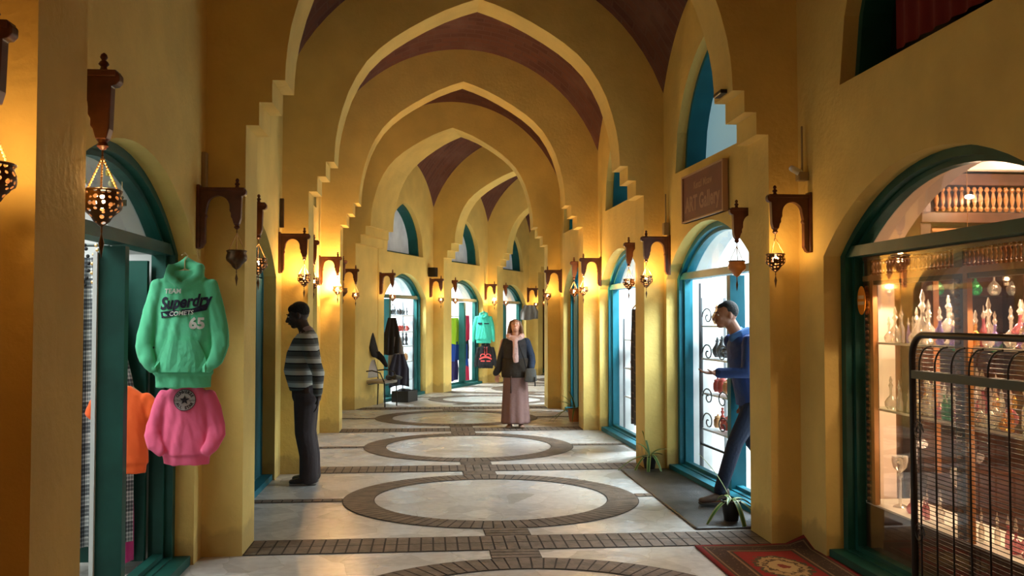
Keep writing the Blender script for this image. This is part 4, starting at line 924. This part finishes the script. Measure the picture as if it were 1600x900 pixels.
def stock(M, s0, s1, t, z, n, mats, where, grp, sc=(.8, 1.2)):
    for k in range(n):
        m = ro.choice(mats); kd = ro.choice(KN)
        ware(kd, m, M @ Vector((s0 + (s1 - s0) * (k + .5) / n, t, z + .010)), '%s %s, %s from left on shelf %s, %s' % (m.name.replace('_', ' '), {'vase': 'vase', 'jar': 'lidded jar', 'pot': 'round pot', 'figure': 'slender figurine'}[kd], ORD[n - 1 - k], {.33: 'one', .46: 'one', .71: 'two', .83: 'two', .91: 'one', 1.03: 'three', 1.19: 'three', 1.33: 'four', 1.31: 'two', 1.53: 'four', 1.67: 'five'}[z], where), grp, ro.uniform(*sc))
# gallery with the blue frame on the right: shelves across its far end
M = shelf_unit(R1, 1.75, 2.68, .33, .26, (.45, .82, 1.18, 1.52), 'white open shelf unit inside the bright gallery behind the blue frame')
for z, mm in ((.46, [TERR, TERR, OCHR]), (.83, [TERR, OCHR, SILV]), (1.19, [TINK, SILV]), (1.53, [TINK, SILV, OCHR])): stock(M, 1.82, 2.62, .46, z, 6, mm, 'bright gallery', 'wares on the gallery shelves', (.8, 1.05))
g = thing('iron_grille', 'narrow scrolled iron grille behind the blue gallery frame', 'grille'); mb = MB()
for s in (1.62, 2.60): mb.box((s, .29, 1.02), (.02, .02, 1.9), M)
mb.box((2.11, .30, .30), (.98, .02, .02), M); mb.box((2.11, .30, 1.05), (.98, .02, .02), M); mb.build('grille_frame', TINK, g)
for z in (.55, .80, 1.25, 1.62):
    for s, sg in ((2.40, 1), (1.98, -1)):
        mb = MB(); mb.loft([M @ Vector((s + sg * .16 * (1 - k / 22) * math.cos(k * .42), .30, z + .10 * (1 - k / 22) * math.sin(k * .42))) for k in range(20)], .007, n=6); mb.build('scroll', TINK, g, smooth=True)
r = thing('hanging_robe', 'dark brown striped robe hanging in the third right doorway', 'robe')
mb = MB()
M2 = frame_of(R2)
def rb_(u, v): k = .6 + .4 * min(1, v * 3); return M2 @ Vector((1.25 + (u - .5) * .55 * k, .10 + .03 * math.sin(u * 22), 1.72 - 1.45 * v))
m_, t_, p_ = newmat('striped_dark_wool'); tc = N(t_, 'ShaderNodeTexCoord'); sx = N(t_, 'ShaderNodeSeparateXYZ'); t_.links.new(tc.outputs['UV'], sx.inputs[0])
t_.links.new(ramp(t_, mathn(t_, 'FRACT', mathn(t_, 'MULTIPLY', mathn(t_, 'ADD', sx.outputs[1], mathn(t_, 'MULTIPLY', sx.outputs[0], .15)), 9)), [(0, (.02, .014, .012)), (.5, (.10, .07, .05)), (.62, (.03, .015, .015))], True), p_.inputs['Base Color'])
mb.sheet(rb_, 50, 20); o = mb.build('robe_cloth', m_, r, smooth='full'); o.modifiers.new('s', 'SOLIDIFY').thickness = .006
mb = MB(); mb.limb([M2 @ Vector((1.10, .10, 1.73)), M2 @ Vector((1.25, .10, 1.77)), M2 @ Vector((1.40, .10, 1.73))], [.01, .012, .01], n=8); mb.build('hanger', HANG, r, smooth=True)
M = shelf_unit(R2, 1.6, 2.85, .33, .26, (.5, .9, 1.3), 'white shelf unit inside the third shop on the right'); stock(M, 1.7, 2.75, .46, .91, 5, [TERR, OCHR, TINK], 'third right shop', 'wares of the third right shop'); stock(M, 1.7, 2.75, .46, 1.31, 5, [SILV, OCHR, TINK], 'third right shop', 'wares of the third right shop')
# bright shop at the bend
M = shelf_unit(L4, .98, 2.38, .25, .24, (.32, .70, 1.02, 1.32, 1.66), 'white shelf unit full of wares in the bright shop by the chair')
for z, mm, n in ((.33, [SILV, WH], 4), (.71, [TINK, OCHR, SILV], 5), (1.03, [TINK, SILV], 7), (1.33, [TINK, TERR, TINK], 10), (1.67, [TINK, SILV, TINK], 10)): stock(M, 1.04, 2.34, .36, z, n, mm, 'bright shop by chair', 'wares in the bright shop', (.6, .85) if n > 7 else (.9, 1.3))
# hanging dark garments at its left jamb
for k, (s, t, z, w, h, m, lb) in enumerate(((.42, -.10, 1.62, .34, .70, BLACK, 'black shawl'), (.52, -.16, 1.25, .36, .85, GREYC, 'grey shawl'), (.50, -.22, .92, .44, .62, cloth('navy_black_cotton', (.012, .012, .03)), 'navy black skirt'))):
    q = L4['P'](s, t, z); drape('hanging_shawl', lb + ' hanging at the left jamb of the bright shop', 'shawl', tuple(q), w, h, m, 3, .025, .5, rz=math.radians(30), seed=k)
cr = thing('plastic_crate', 'dark crate of goods on the ground left of the bright shop', 'crate', L4['P'](.66, -.27, 0), math.radians(68)); mb = MB()
for c, d in (((0, 0, .012), (.46, .34, .02)), ((-.225, 0, .11), (.015, .34, .2)), ((.225, 0, .11), (.015, .34, .2)), ((0, .165, .11), (.46, .015, .2)), ((0, -.165, .11), (.46, .015, .2))): mb.box(c, d)
mb.build('crate_shell', POT, cr)
mb = MB(); mb.ell((-.08, 0, .17), (.13, .14, .09)); mb.ell((.1, 0, .16), (.11, .13, .08)); mb.build('bundled_cloth', BLACK, cr, smooth=True)
# clothes shop beyond it
M5 = frame_of(L5); P5_ = L5['P']; d5 = P5_(1, 0, 0) - P5_(0, 0, 0); rz5 = math.atan2(d5.y, d5.x) - PI / 2
def bars(L):
    vs, fs = [], []
    for x, z, w, h in L:
        o = len(vs); vs += [Vector((x + a * w / 2, z + b * h / 2, 0)) for a, b in ((-1, -1), (1, -1), (1, 1), (-1, 1))]; fs.append((o, o + 1, o + 2, o + 3))
    return vs, fs
def lobes():
    vs, fs = [], []
    for cx in (-.065, .065):
        o = len(vs)
        for k in range(17):
            a = PI * (k / 16) * 1.25 - .4
            for r in (.045, .070): vs.append(Vector((cx + r * math.cos(a), -.275 + r * .8 * math.sin(a), 0)))
        fs += [(o + 2 * k, o + 2 * k + 1, o + 2 * k + 3, o + 2 * k + 2) for k in range(16)]
    return vs, fs
BLKC = cloth('black_fleece', (.008, .008, .01)); MINT = cloth('turquoise_fleece', (.05, .55, .42)); CORAL = mat('coral_print', (.85, .10, .10), .8)
garment('hoodie', 'turquoise hoodie hanging at the right jamb of the far clothes shop', 'hoodie', tuple(P5_(2.30, -.10, 1.72)), rz5 + .35, MINT, .20, .72, sleeves='long', prints=[('print', *bars([(-.085, -.235, .11, .035), (.075, -.240, .12, .028), (-.07, -.265, .08, .012)]), NAVY, .006)], voxel=.009)
arcs = [Vector((-.15 + .30 * k / 12, -.33 + .05 * math.sin(PI * k / 12) + (.0 if j == 0 else -.045), 0)) for j in (0, 1) for k in range(13)]; af = [(k, k + 1, k + 14, k + 13) for k in range(12)]
garment('sweatshirt', 'black sweatshirt with coral print below the turquoise hoodie', 'sweatshirt', tuple(P5_(2.34, -.14, .965)), rz5 + .35, BLKC, .20, .58, kind='hoodie', sleeves='long', hem=False, prints=[('print', arcs, af, CORAL, .006), ('print', *bars([(-.07, -.40, .10, .030), (.07, -.40, .10, .030), (-.022, -.16, .012, .22), (.030, -.15, .012, .20)]), CORAL, .006), ('print', *lobes(), CORAL, .006)], voxel=.009)
for k, (s, z, w, h, m, lb) in enumerate(((2.17, 1.68, .34, .62, CRIM, 'crimson shirt at the top'), (2.19, 1.12, .32, .52, BLACK, 'black trousers'), (2.17, .98, .30, .55, BLUEC, 'royal blue shirt'), (2.18, .66, .36, .58, CRIM, 'crimson shirt at the bottom'),
        (1.50, 1.62, .50, .62, LIME, 'lime green shirt'), (1.50, 1.05, .52, .45, BLUEC, 'blue shirts'), (1.50, .62, .52, .50, PURP, 'dark purple skirt'), (1.20, 1.10, .25, .40, REDC, 'red scarf'))):
    tt = .32 + .012 * k; q = P5_(s, tt, z); drape('hanging_garment', lb + ' hanging in the far clothes shop', 'clothes', tuple(q), w, h, m, 3, .02, .8, rz=rz5 + PI / 2 - .25, seed=k)
rr_ = thing('clothes_rail', 'steel clothes rail inside the far clothes shop', 'rail'); mb = MB(); mb.limb([P5_(1.0, .33, 1.66), P5_(1.85, .33, 1.66)], [.012, .012], n=8); mb.build('rail', GREY_METAL, rr_, smooth=True); mb = MB(); mb.limb([P5_(1.0, .33, 0), P5_(1.0, .33, 1.66)], [.012, .012], n=8); mb.limb([P5_(1.85, .33, 0), P5_(1.85, .33, 1.66)], [.012, .012], n=8); mb.build('stand', GREY_METAL, rr_)
q = L6['P'](2.35, -.16, 1.98); drape('dark_cloth', 'dark cloth bundle hung by the arch behind the standing woman', 'cloth', tuple(q), .5, .40, GREYC, 3, .04, .6, rz=.1)
# dark door slab at the far end
F = L7['F']; mb = MB(); M7 = frame_of(L7); mb.box((1.2, .20, 1.0), (1.0, .05, 1.95), M7); mb.build('door_leaf', WOOD_DARK, F)
# door leaf seen edge-on on the left, second bay and right third
for o in (L1, R3):
    M_ = frame_of(o); mb = MB(); mb.box((1.15, .20, 1.03), (1.7, .04, 1.90), M_); mb.build('door_leaf', TEAL_BLUE, o['F'])

# ------------------------------------------------------------------ chair with black coat
ch = thing('metal_chair', 'grey cushioned metal chair standing by the wall before the bright shop', 'chair', (-.86, 17.18, 0), math.radians(62))
FR = mat('dark_chair_tube', (.03, .025, .02), .4, metal=.5); CU = mat('grey_beige_upholstery', (.40, .36, .32), .85)
for sx_ in (-1, 1):
    mb = MB(); mb.limb([(sx_ * .21, -.20, .0), (sx_ * .21, -.19, .44)], [.012, .012], n=8); mb.build('leg', FR, ch, smooth=True)
    mb = MB(); mb.limb([(sx_ * .21, .21, .0), (sx_ * .21, .19, .44), (sx_ * .205, .22, .65), (sx_ * .19, .29, .90)], [.012] * 4, n=8); mb.build('leg', FR, ch, smooth=True)
    mb = MB(); mb.limb([(sx_ * .235, .21, .64), (sx_ * .245, .05, .66), (sx_ * .245, -.12, .62), (sx_ * .225, -.19, .46)], [.012] * 4, n=8); mb.build('armrest', FR, ch, smooth=True)
mb = MB(); mb.box((0, 0, .455), (.44, .42, .06)); mb.build('seat', CU, ch, bevel=.02)
mb = MB(); mb.sheet(lambda u, v: Vector(((u - .5) * .39 * (1 - .25 * v * v), .20 + .03 * v + .07 * v * v - .03 * math.cos((u - .5) * 3), .52 + .42 * v)), 12, 10); o = mb.build('backrest', CU, ch, smooth='full'); o.modifiers.new('s', 'SOLIDIFY').thickness = .035
mb = MB(); mb.limb([(-.21, -.19, .40), (.21, -.19, .40)], [.009, .009], n=6); mb.limb([(-.21, .2, .40), (.21, .2, .40)], [.009, .009], n=6); mb.build('stretcher', FR, ch)
mb = MB(); mb.limb([(-.98, 17.32, .93), (-1.02, 17.34, 1.06), (-1.05, 17.37, 1.24), (-1.08, 17.39, 1.47)], [(.15, .05), (.17, .045), (.12, .04), (.02, .02)], ax=(.35, .93, 0)); mb.limb([(-.96, 17.32, .95), (-.86, 17.36, .86), (-.78, 17.40, .72)], [(.08, .035), (.06, .03), (.035, .025)])
tag(blob('folded_coat', mb, BLACK, None, .012, 3), 'black coat peaked over the back of the grey metal chair', 'coat')
mb = MB(); mb.limb([(-.72, 17.05, .53), (-.62, 17.0, .54), (-.52, 17.1, .52)], [(.10, .05), (.12, .05), (.06, .03)]); tag(blob('cloth_bundle', mb, cloth('dark_olive_cloth', (.04, .045, .04)), None, .012, 3), 'dark cloth bundle lying on the chair seat', 'cloth')

# ------------------------------------------------------------------ people
def hand(mb, w, d, nrm, curl=.35, sc=1.0, thumb=1):
    d = Vector(d).normalized(); nrm = Vector(nrm).normalized(); nrm = (nrm - d * nrm.dot(d)).normalized(); sd = d.cross(nrm); w = Vector(w)
    mb.limb([w, w + d * .045 * sc, w + d * .085 * sc], [(.026 * sc, .016 * sc), (.036 * sc, .015 * sc), (.037 * sc, .012 * sc)], ax=sd, n=12)
    for k, (o, l) in enumerate(((-.030, .068), (-.0105, .078), (.0105, .073), (.030, .058))):
        p = w + d * .082 * sc + sd * o * sc; v = d.copy(); pts = [p]
        for j in range(3): v = (v + nrm * curl * (j + 1) * .32).normalized(); p = p + v * (l * sc / 3); pts.append(p)
        mb.limb(pts, [.0085 * sc, .008 * sc, .0075 * sc, .0065 * sc], n=8)
    b = w + d * .028 * sc + sd * (-.030 * thumb) * sc; mb.limb([b, b + (d * .6 - sd * thumb * .7 + nrm * .35).normalized() * .035 * sc, b + (d * 1.0 - sd * thumb * .55 + nrm * .55).normalized() * .068 * sc], [.012 * sc, .010 * sc, .008 * sc], n=8)
def head(mb, c, R_, sc=1.0):
    T = Matrix.Translation(Vector(c)) @ R_.to_4x4() @ Matrix.Scale(sc, 4)
    mb.ell((0, .018, .022), (.075, .094, .093), T); mb.ell((0, -.030, -.022), (.058, .062, .080), T); mb.ell((0, -.052, -.088), (.034, .034, .026), T)
    mb.ell((0, .0, -.055), (.058, .060, .050), T)
    mb.limb([T @ Vector((0, -.086, .012)), T @ Vector((0, -.100, -.012)), T @ Vector((0, -.110, -.032))], [.008 * sc, .010 * sc, .015 * sc], n=10)
    mb.ell((0, -.078, .024), (.046, .014, .009), T); mb.ell((0, -.090, -.056), (.022, .011, .006), T); mb.ell((0, -.088, -.066), (.019, .011, .006), T)
    for s in (-1, 1): mb.ell((s * .077, .012, -.012), (.009, .019, .031), T); mb.ell((s * .036, -.068, -.028), (.020, .018, .018), T)
    return T
def face_bits(T, par, lipc, sc=1.0):
    W_ = mat('eye_white', (.6, .58, .55), .3); I_ = mat('iris', (.02, .012, .01), .2); L_ = mat('lips', lipc, .5); B_ = mat('eyebrow_hair', (.02, .013, .01), .9)
    for s in (-1, 1):
        mb = MB(); mb.ell((s * .030, -.0815, .002), (.0115, .008, .0065), T); e = mb.build('eye', W_, par, smooth=True); mb = MB(); mb.ell((s * .030, -.088, .002), (.005, .003, .005), T); mb.build('iris', I_, e, smooth=True)
        mb = MB(); mb.limb([T @ Vector((s * .014, -.093, .024)), T @ Vector((s * .032, -.091, .029)), T @ Vector((s * .048, -.082, .023))], [.0035, .004, .0025], n=6); mb.build('eyebrow', B_, par, smooth=True)
    mb = MB(); mb.limb([T @ Vector((-.022, -.094, -.062)), T @ Vector((0, -.1005, -.060)), T @ Vector((.022, -.094, -.062))], [.004, .006, .004], n=8); mb.build('mouth', L_, par, smooth=True)
def shoe(name, par, m, sm, heel, yaw=0, pitch=0, L_=.27):
    T = Matrix.Translation(heel) @ Matrix.Rotation(yaw, 4, 'Z') @ Matrix.Rotation(pitch, 4, 'X')
    mb = MB(); mb.limb([T @ Vector((0, .0, .055)), T @ Vector((0, -.08, .055)), T @ Vector((0, -.15, .042)), T @ Vector((0, -L_ + .055, .035))], [(.036, .045), (.038, .042), (.044, .032), (.040, .024)], n=14)
    mb.limb([T @ Vector((0, .0, .06)), T @ Vector((0, .0, .10))], [(.038, .042), (.04, .042)], n=12)
    s = blob('shoe', mb, m, par, .008, 2); mb = MB(); mb.limb([T @ Vector((0, .012, .012)), T @ Vector((0, -.10, .012)), T @ Vector((0, -.16, .012)), T @ Vector((0, -L_ + .045, .014))], [(.038, .012), (.036, .012), (.046, .012), (.040, .012)], n=16); mb.build('sole', sm, s, smooth=True)
def Rx(a): return Matrix.Rotation(math.radians(a), 3, 'X')
def Rz(a): return Matrix.Rotation(math.radians(a), 3, 'Z')
DARKSKIN = mat('dark_skin', (.035, .016, .010), .5); TANSKIN = mat('tan_skin', (.30, .12, .065), .5); FAIRSKIN = mat('fair_skin', (.62, .34, .24), .5)
BLKHAIR = mat('black_hair', (.006, .005, .005), .85, bump=.6, bscale=160)

# man in the striped sweater, standing in profile and facing the left-hand shops
man = thing('person', 'person in striped grey sweater and dark trousers standing in profile by the second left pier', 'person', (-1.18, 9.22, 0), math.radians(-90))
mb = MB(); T = head(mb, (0, -.095, 1.635), Rx(14), 1.06)
mb.limb([(0, .0, 1.40), (0, -.03, 1.50), (0, -.065, 1.58)], [(.075, .07), (.058, .060), (.056, .058)])
mb.loft([(0, -.0, .86), (0, -.02, .98), (0, -.05, 1.12), (0, -.03, 1.28), (0, -.005, 1.40), (0, .0, 1.45)], [(.15, .10), (.145, .11), (.15, .125), (.165, .115), (.16, .09), (.08, .06)], n=20)
for s in (-1, 1):
    mb.limb([(s * .09, .0, .90), (s * .092, .0, .50), (s * .094, .05, .10)], [(.085, .085), (.055, .058), (.042, .045)]); mb.limb([(s * .094, .06, .05), (s * .096, -.10, .04)], [(.035, .035), (.035, .025)])
    ay = .075 if s > 0 else .0
    mb.limb([(s * .16, .012, 1.385), (s * .225, .04 + ay, 1.12), (s * .225, .06 + ay, .86)], [(.042, .044), (.042, .044), (.028, .030)]); hand(mb, (s * .225, .06 + ay, .865), (0, -.06, -1), (0, -1, 0), .45, 1.02, thumb=-s)
b = blob('body', mb, DARKSKIN, man, .0065, 3); face_bits(T, b, (.06, .02, .018))
mb = MB(); mb.ell((0, .026, .034), (.079, .093, .090), T); mb.ell((0, -.015, .062), (.062, .062, .048), T); blob('hair', mb, BLKHAIR, man, .008, 1)
mb = MB(); mb.loft([(0, -.03, .91), (0, -.035, .98), (0, -.06, 1.10), (0, -.045, 1.25), (0, -.015, 1.37), (0, .0, 1.445), (0, -.01, 1.475)], [(.168, .135), (.178, .150), (.182, .165), (.195, .152), (.198, .128), (.135, .095), (.075, .07)], n=28)
for s in (-1, 1): ay = .075 if s > 0 else .0; mb.limb([(s * .165, .01, 1.395), (s * .225, .035 + ay * .6, 1.22), (s * .240, .06 + ay, 1.08), (s * .232, .055 + ay, .90)], [(.066, .072), (.062, .068), (.056, .060), (.042, .046)])
blob('sweater', mb, stripes_mat(), man, .008, 4)
mb = MB(); mb.limb([(0, .012, 1.470), (0, -.03, 1.505)], [(.066, .056), (.060, .054)]); mb.limb([(-.05, -.06, 1.46), (0, -.095, 1.44), (.05, -.06, 1.46)], [.014, .014, .014]); blob('shirt_collar', mb, mat('pinkish_grey_shirt', (.30, .24, .26), .8), man, .008, 2)
mb = MB(); mb.loft([(0, -.02, .96), (0, .0, .86), (0, .0, .80)], [(.165, .130), (.172, .145), (.165, .13)], n=24)
for s in (-1, 1): mb.limb([(s * .082, -.002, .86), (s * .088, -.01, .50), (s * .090, .03, .28), (s * .092, .035, .07)], [(.098, .118), (.084, .094), (.078, .088), (.076, .092)])
blob('trousers', mb, mat('dark_brown_trousers', (.050, .038, .040), .85, bump=.4, bscale=14), man, .009, 4)
for s in (-1, 1): shoe('shoe', man, mat('dark_shoe', (.02, .018, .016), .5), mat('grey_sole', (.22, .20, .17), .7), Vector((s * .094, .085, 0)), s * .06)

# woman looking up
wo = thing('person', 'person in dark jacket, pink scarf and long dusty pink skirt, looking up', 'person', (1.27, 13.62, 0), math.radians(-6))
mb = MB(); T = head(mb, (0, .01, 1.49), Rx(-34), .97)
mb.limb([(0, .01, 1.30), (0, .005, 1.37), (0, .015, 1.43)], [(.06, .055), (.047, .048), (.048, .05)])
mb.loft([(0, 0, .80), (0, 0, .95), (0, 0, 1.12), (0, 0, 1.24), (0, .005, 1.31)], [(.16, .12), (.13, .10), (.14, .11), (.155, .10), (.09, .06)], n=20)
for s in (-1, 1):
    mb.limb([(s * .08, 0, .82), (s * .08, 0, .45), (s * .08, .03, .08)], [(.08, .08), (.05, .052), (.036, .04)]); mb.limb([(s * .08, .04, .04), (s * .10, -.12, .03)], [(.03, .03), (.034, .02)])
A1 = [(-.175, .01, 1.26), (-.235, .03, 1.02), (-.265, -.01, .80)]; A2 = [(.175, .01, 1.26), (.235, .03, 1.03), (.225, -.10, .86)]
mb.limb(A1, [(.045, .045), (.036, .036), (.024, .026)]); mb.limb(A2, [(.045, .045), (.036, .036), (.024, .026)])
hand(mb, A1[-1], (-.05, -.1, -1), (0, -1, 0), .5, .92, thumb=1); hand(mb, A2[-1], (.0, -.35, -.8), (-1, 0, 0), 1.3, .92, thumb=-1)
b = blob('body', mb, FAIRSKIN, wo, .0065, 3); face_bits(T, b, (.50, .14, .12))
mb = MB(); mb.ell((0, .030, .036), (.086, .095, .094), T)
for s in (-1, 1): mb.limb([T @ Vector((s * .060, .01, .07)), T @ Vector((s * .086, .02, -.01)), Vector((s * .098, .035, 1.38)), Vector((s * .100, .02, 1.28))], [(.03, .04), (.026, .048), (.028, .045), (.016, .03)])
mb.limb([T @ Vector((0, .08, .02)), Vector((0, .10, 1.38)), Vector((0, .085, 1.27))], [(.07, .04), (.08, .04), (.07, .03)]); blob('hair', mb, mat('brown_blonde_hair', (.17, .085, .035), .6, noise=.35, nscale=40, bump=.5, bscale=90), wo, .008, 2)
JK = mat('dark_grey_jacket', (.022, .021, .024), .8, bump=.4, bscale=18); DEN = mat('dark_denim', (.020, .035, .070), .85, bump=.3, bscale=60)
mb = MB(); mb.loft([(0, 0, .84), (0, 0, .95), (0, 0, 1.10), (0, 0, 1.22), (0, .003, 1.30), (0, .01, 1.335)], [(.190, .150), (.175, .142), (.170, .140), (.182, .133), (.155, .10), (.085, .08)], n=26)
mb.limb([(-.155, .01, 1.255), (-.215, .03, 1.03), (-.250, .0, .84)], [(.058, .060), (.052, .056), (.046, .050)]); mb.limb([(-.262, .0, .86), (-.285, -.005, .80)], [(.045, .05), (.05, .045)]); blob('jacket', mb, JK, wo, .008, 4)
mb = MB(); mb.limb([(.158, .01, 1.255), (.225, .03, 1.06), (.240, -.01, .96), (.232, -.075, .885)], [(.066, .066), (.064, .064), (.060, .060), (.050, .052)]); blob('denim_sleeve', mb, DEN, wo, .008, 3)
mb = MB(); mb.loft([(0, 0, .74), (0, 0, .80), (0, 0, .95), (0, 0, 1.02)], [(.200, .148), (.208, .155), (.200, .150), (.19, .145)], n=26); blob('tunic', mb, mat('dark_olive_brown_tunic', (.028, .020, .013), .9, bump=.3, bscale=22), wo, .008, 2)
mb = MB()
def sk(u, v):
    a = 2 * PI * u; f = 1 + .055 * v * math.sin(a * 9) + .02 * v * math.sin(a * 5 + 1); rx = .165 + .035 * v; ry = .125 + .04 * v
    return Vector((rx * f * math.cos(a), ry * f * math.sin(a), .86 - .79 * v))
mb.sheet(sk, 96, 24); o = mb.build('skirt', mat('dusty_pink_skirt', (.21, .115, .10), .85, bump=.25, bscale=25), wo, smooth='full'); o.modifiers.new('s', 'SOLIDIFY').thickness = .006
mb = MB(); mb.limb([(-.06, -.165, .76), (-.062, -.172, .66), (-.062, -.176, .53)], [.009, .010, .013], n=8); mb.build('belt_tassel', mat('brown_cord', (.05, .02, .012), .8), wo, smooth=True)
mb = MB(); pts = [(.125 * math.cos(a) * .82, -.01 + .095 * math.sin(a), 1.345 - .030 * math.sin(-a)) for a in [2 * PI * k / 16 for k in range(17)]]; mb.limb(pts, [(.040, .036)] * 17, ax=(0, 0, 1), n=12)
mb.limb([(-.08, -.09, 1.33), (-.02, -.125, 1.28), (.07, -.10, 1.34)], [(.030, .04)] * 3, n=10); mb.limb([(.0, -.130, 1.30), (.004, -.165, 1.18), (.004, -.168, 1.05), (.012, -.160, .975)], [(.042, .026), (.040, .022), (.045, .020), (.040, .016)], n=14); blob('scarf', mb, mat('pale_pink_scarf', (.72, .48, .44), .9, bump=.8, bscale=28), wo, .008, 1)
mb = MB()
for s in (-1, 1): mb.limb([(s * .085, .05, .025), (s * .095, -.03, .028), (s * .10, -.13, .024)], [(.042, .024), (.040, .022), (.045, .018)], n=14)
mb.build('sandals', mat('beige_brown_sandal', (.22, .12, .07), .7), wo, smooth=True)
bag = thing('shoulder_bag', 'small dark grey bag held at the hip of the woman looking up', 'bag', (1.475, 13.44, .80), 0); mb = MB(); mb.loft([(0, 0, -.12), (0, 0, -.10), (0, 0, .06), (0, 0, .08)], [(.06, .02), (.095, .035), (.075, .03), (.05, .012)], n=20); mb.build('bag_body', mat('grey_canvas', (.07, .068, .06), .85, bump=.3, bscale=40), bag, smooth=True)
mb = MB(); mb.limb([(-.06, 0, .07), (-.10, -.02, .22), (-.17, -.0, .42), (-.20, .08, .53)], [.008] * 4, n=6); mb.build('strap', BLACK, bag); mb = MB(); mb.limb([(.06, -.035, -.05), (.062, -.038, -.17)], [.008, .010], n=6); mb.build('tassel', BLACK, bag)

# man in blue, striding out of the gallery doorway
ru = thing('person', 'person in blue jacket and dark jeans striding out of the blue-framed gallery', 'person', (2.79, 7.92, 0), math.radians(-84))
mb = MB(); T = head(mb, (0, -.215, 1.635), Rx(4), 1.0)
mb.limb([(0, -.08, 1.42), (0, -.13, 1.50), (0, -.18, 1.58)], [(.07, .065), (.054, .056), (.052, .054)])
mb.loft([(0, .04, .90), (0, .02, 1.02), (0, -.03, 1.2), (0, -.07, 1.36), (0, -.09, 1.45)], [(.14, .10), (.135, .10), (.155, .11), (.165, .10), (.08, .06)], n=20)
LG = [[(.08, .04, .92), (.085, -.17, .54), (.09, -.32, .12)], [(-.08, .04, .92), (-.085, .08, .50), (-.09, .34, .20)]]
for l in LG: mb.limb(l, [(.08, .085), (.052, .056), (.038, .04)])
mb.limb([(.09, -.32, .06), (.09, -.46, .04)], [(.034, .034), (.034, .024)]); mb.limb([(-.09, .36, .15), (-.09, .30, .03)], [(.034, .034), (.034, .024)])
AF = [(.19, -.08, 1.40), (.225, -.13, 1.14), (.16, -.38, 1.14)]; AB = [(-.19, -.08, 1.40), (-.23, .06, 1.15), (-.21, .03, .90)]
for l in (AF, AB): mb.limb(l, [(.048, .05), (.04, .042), (.027, .028)])
hand(mb, AF[-1], (-.15, -1, .02), (0, 0, 1), .5, 1.0, thumb=1); hand(mb, AB[-1], (0, -.1, -1), (0, -1, 0), .5, 1.0, thumb=1)
b = blob('body', mb, TANSKIN, ru, .0065, 3); face_bits(T, b, (.24, .08, .06))
mb = MB(); mb.ell((0, .032, .036), (.079, .090, .089), T); mb.ell((0, -.012, .068), (.052, .056, .038), T); blob('hair', mb, BLKHAIR, ru, .008, 1)
BJ = mat('blue_jacket', (.008, .035, .17), .7, bump=.4, bscale=16)
mb = MB(); mb.loft([(0, .04, .86), (0, .03, .95), (0, .0, 1.10), (0, -.04, 1.28), (0, -.07, 1.39), (0, -.09, 1.46)], [(.175, .145), (.178, .145), (.18, .148), (.195, .142), (.18, .115), (.09, .08)], n=26)
for l in (AF, AB): mb.limb([l[0], l[1], Vector(l[1]).lerp(Vector(l[2]), .88)], [(.066, .068), (.06, .062), (.045, .046)])
blob('jacket', mb, BJ, ru, .008, 4)
mb = MB(); mb.limb([(-.07, -.10, 1.47), (-.06, -.03, 1.50), (0, .0, 1.50), (.06, -.03, 1.50), (.07, -.10, 1.47), (.03, -.17, 1.43)], [(.030, .035)] * 6); blob('hood', mb, mat('light_blue_lining', (.05, .14, .36), .8), ru, .008, 2)
mb = MB(); mb.loft([(0, .03, .98), (0, .04, .90), (0, .04, .84)], [(.155, .12), (.165, .13), (.15, .12)], n=20)
for l in LG: p0, p1, p2 = map(Vector, l); mb.limb([p0 + Vector((0, 0, -.03)), p1, p1.lerp(p2, .5), p1.lerp(p2, .97)], [(.090, .105), (.064, .072), (.056, .064), (.050, .056)])
blob('jeans', mb, mat('dark_blue_jeans', (.008, .014, .040), .85, bump=.3, bscale=40), ru, .008, 3)
SHM = mat('brown_shoe', (.10, .06, .045), .5); SLM = mat('dark_sole', (.05, .04, .04), .7)
shoe('shoe', ru, SHM, SLM, Vector((.09, -.27, .018)), 0, 0); shoe('shoe', ru, SHM, SLM, Vector((-.09, .38, .17)), 0, .75)
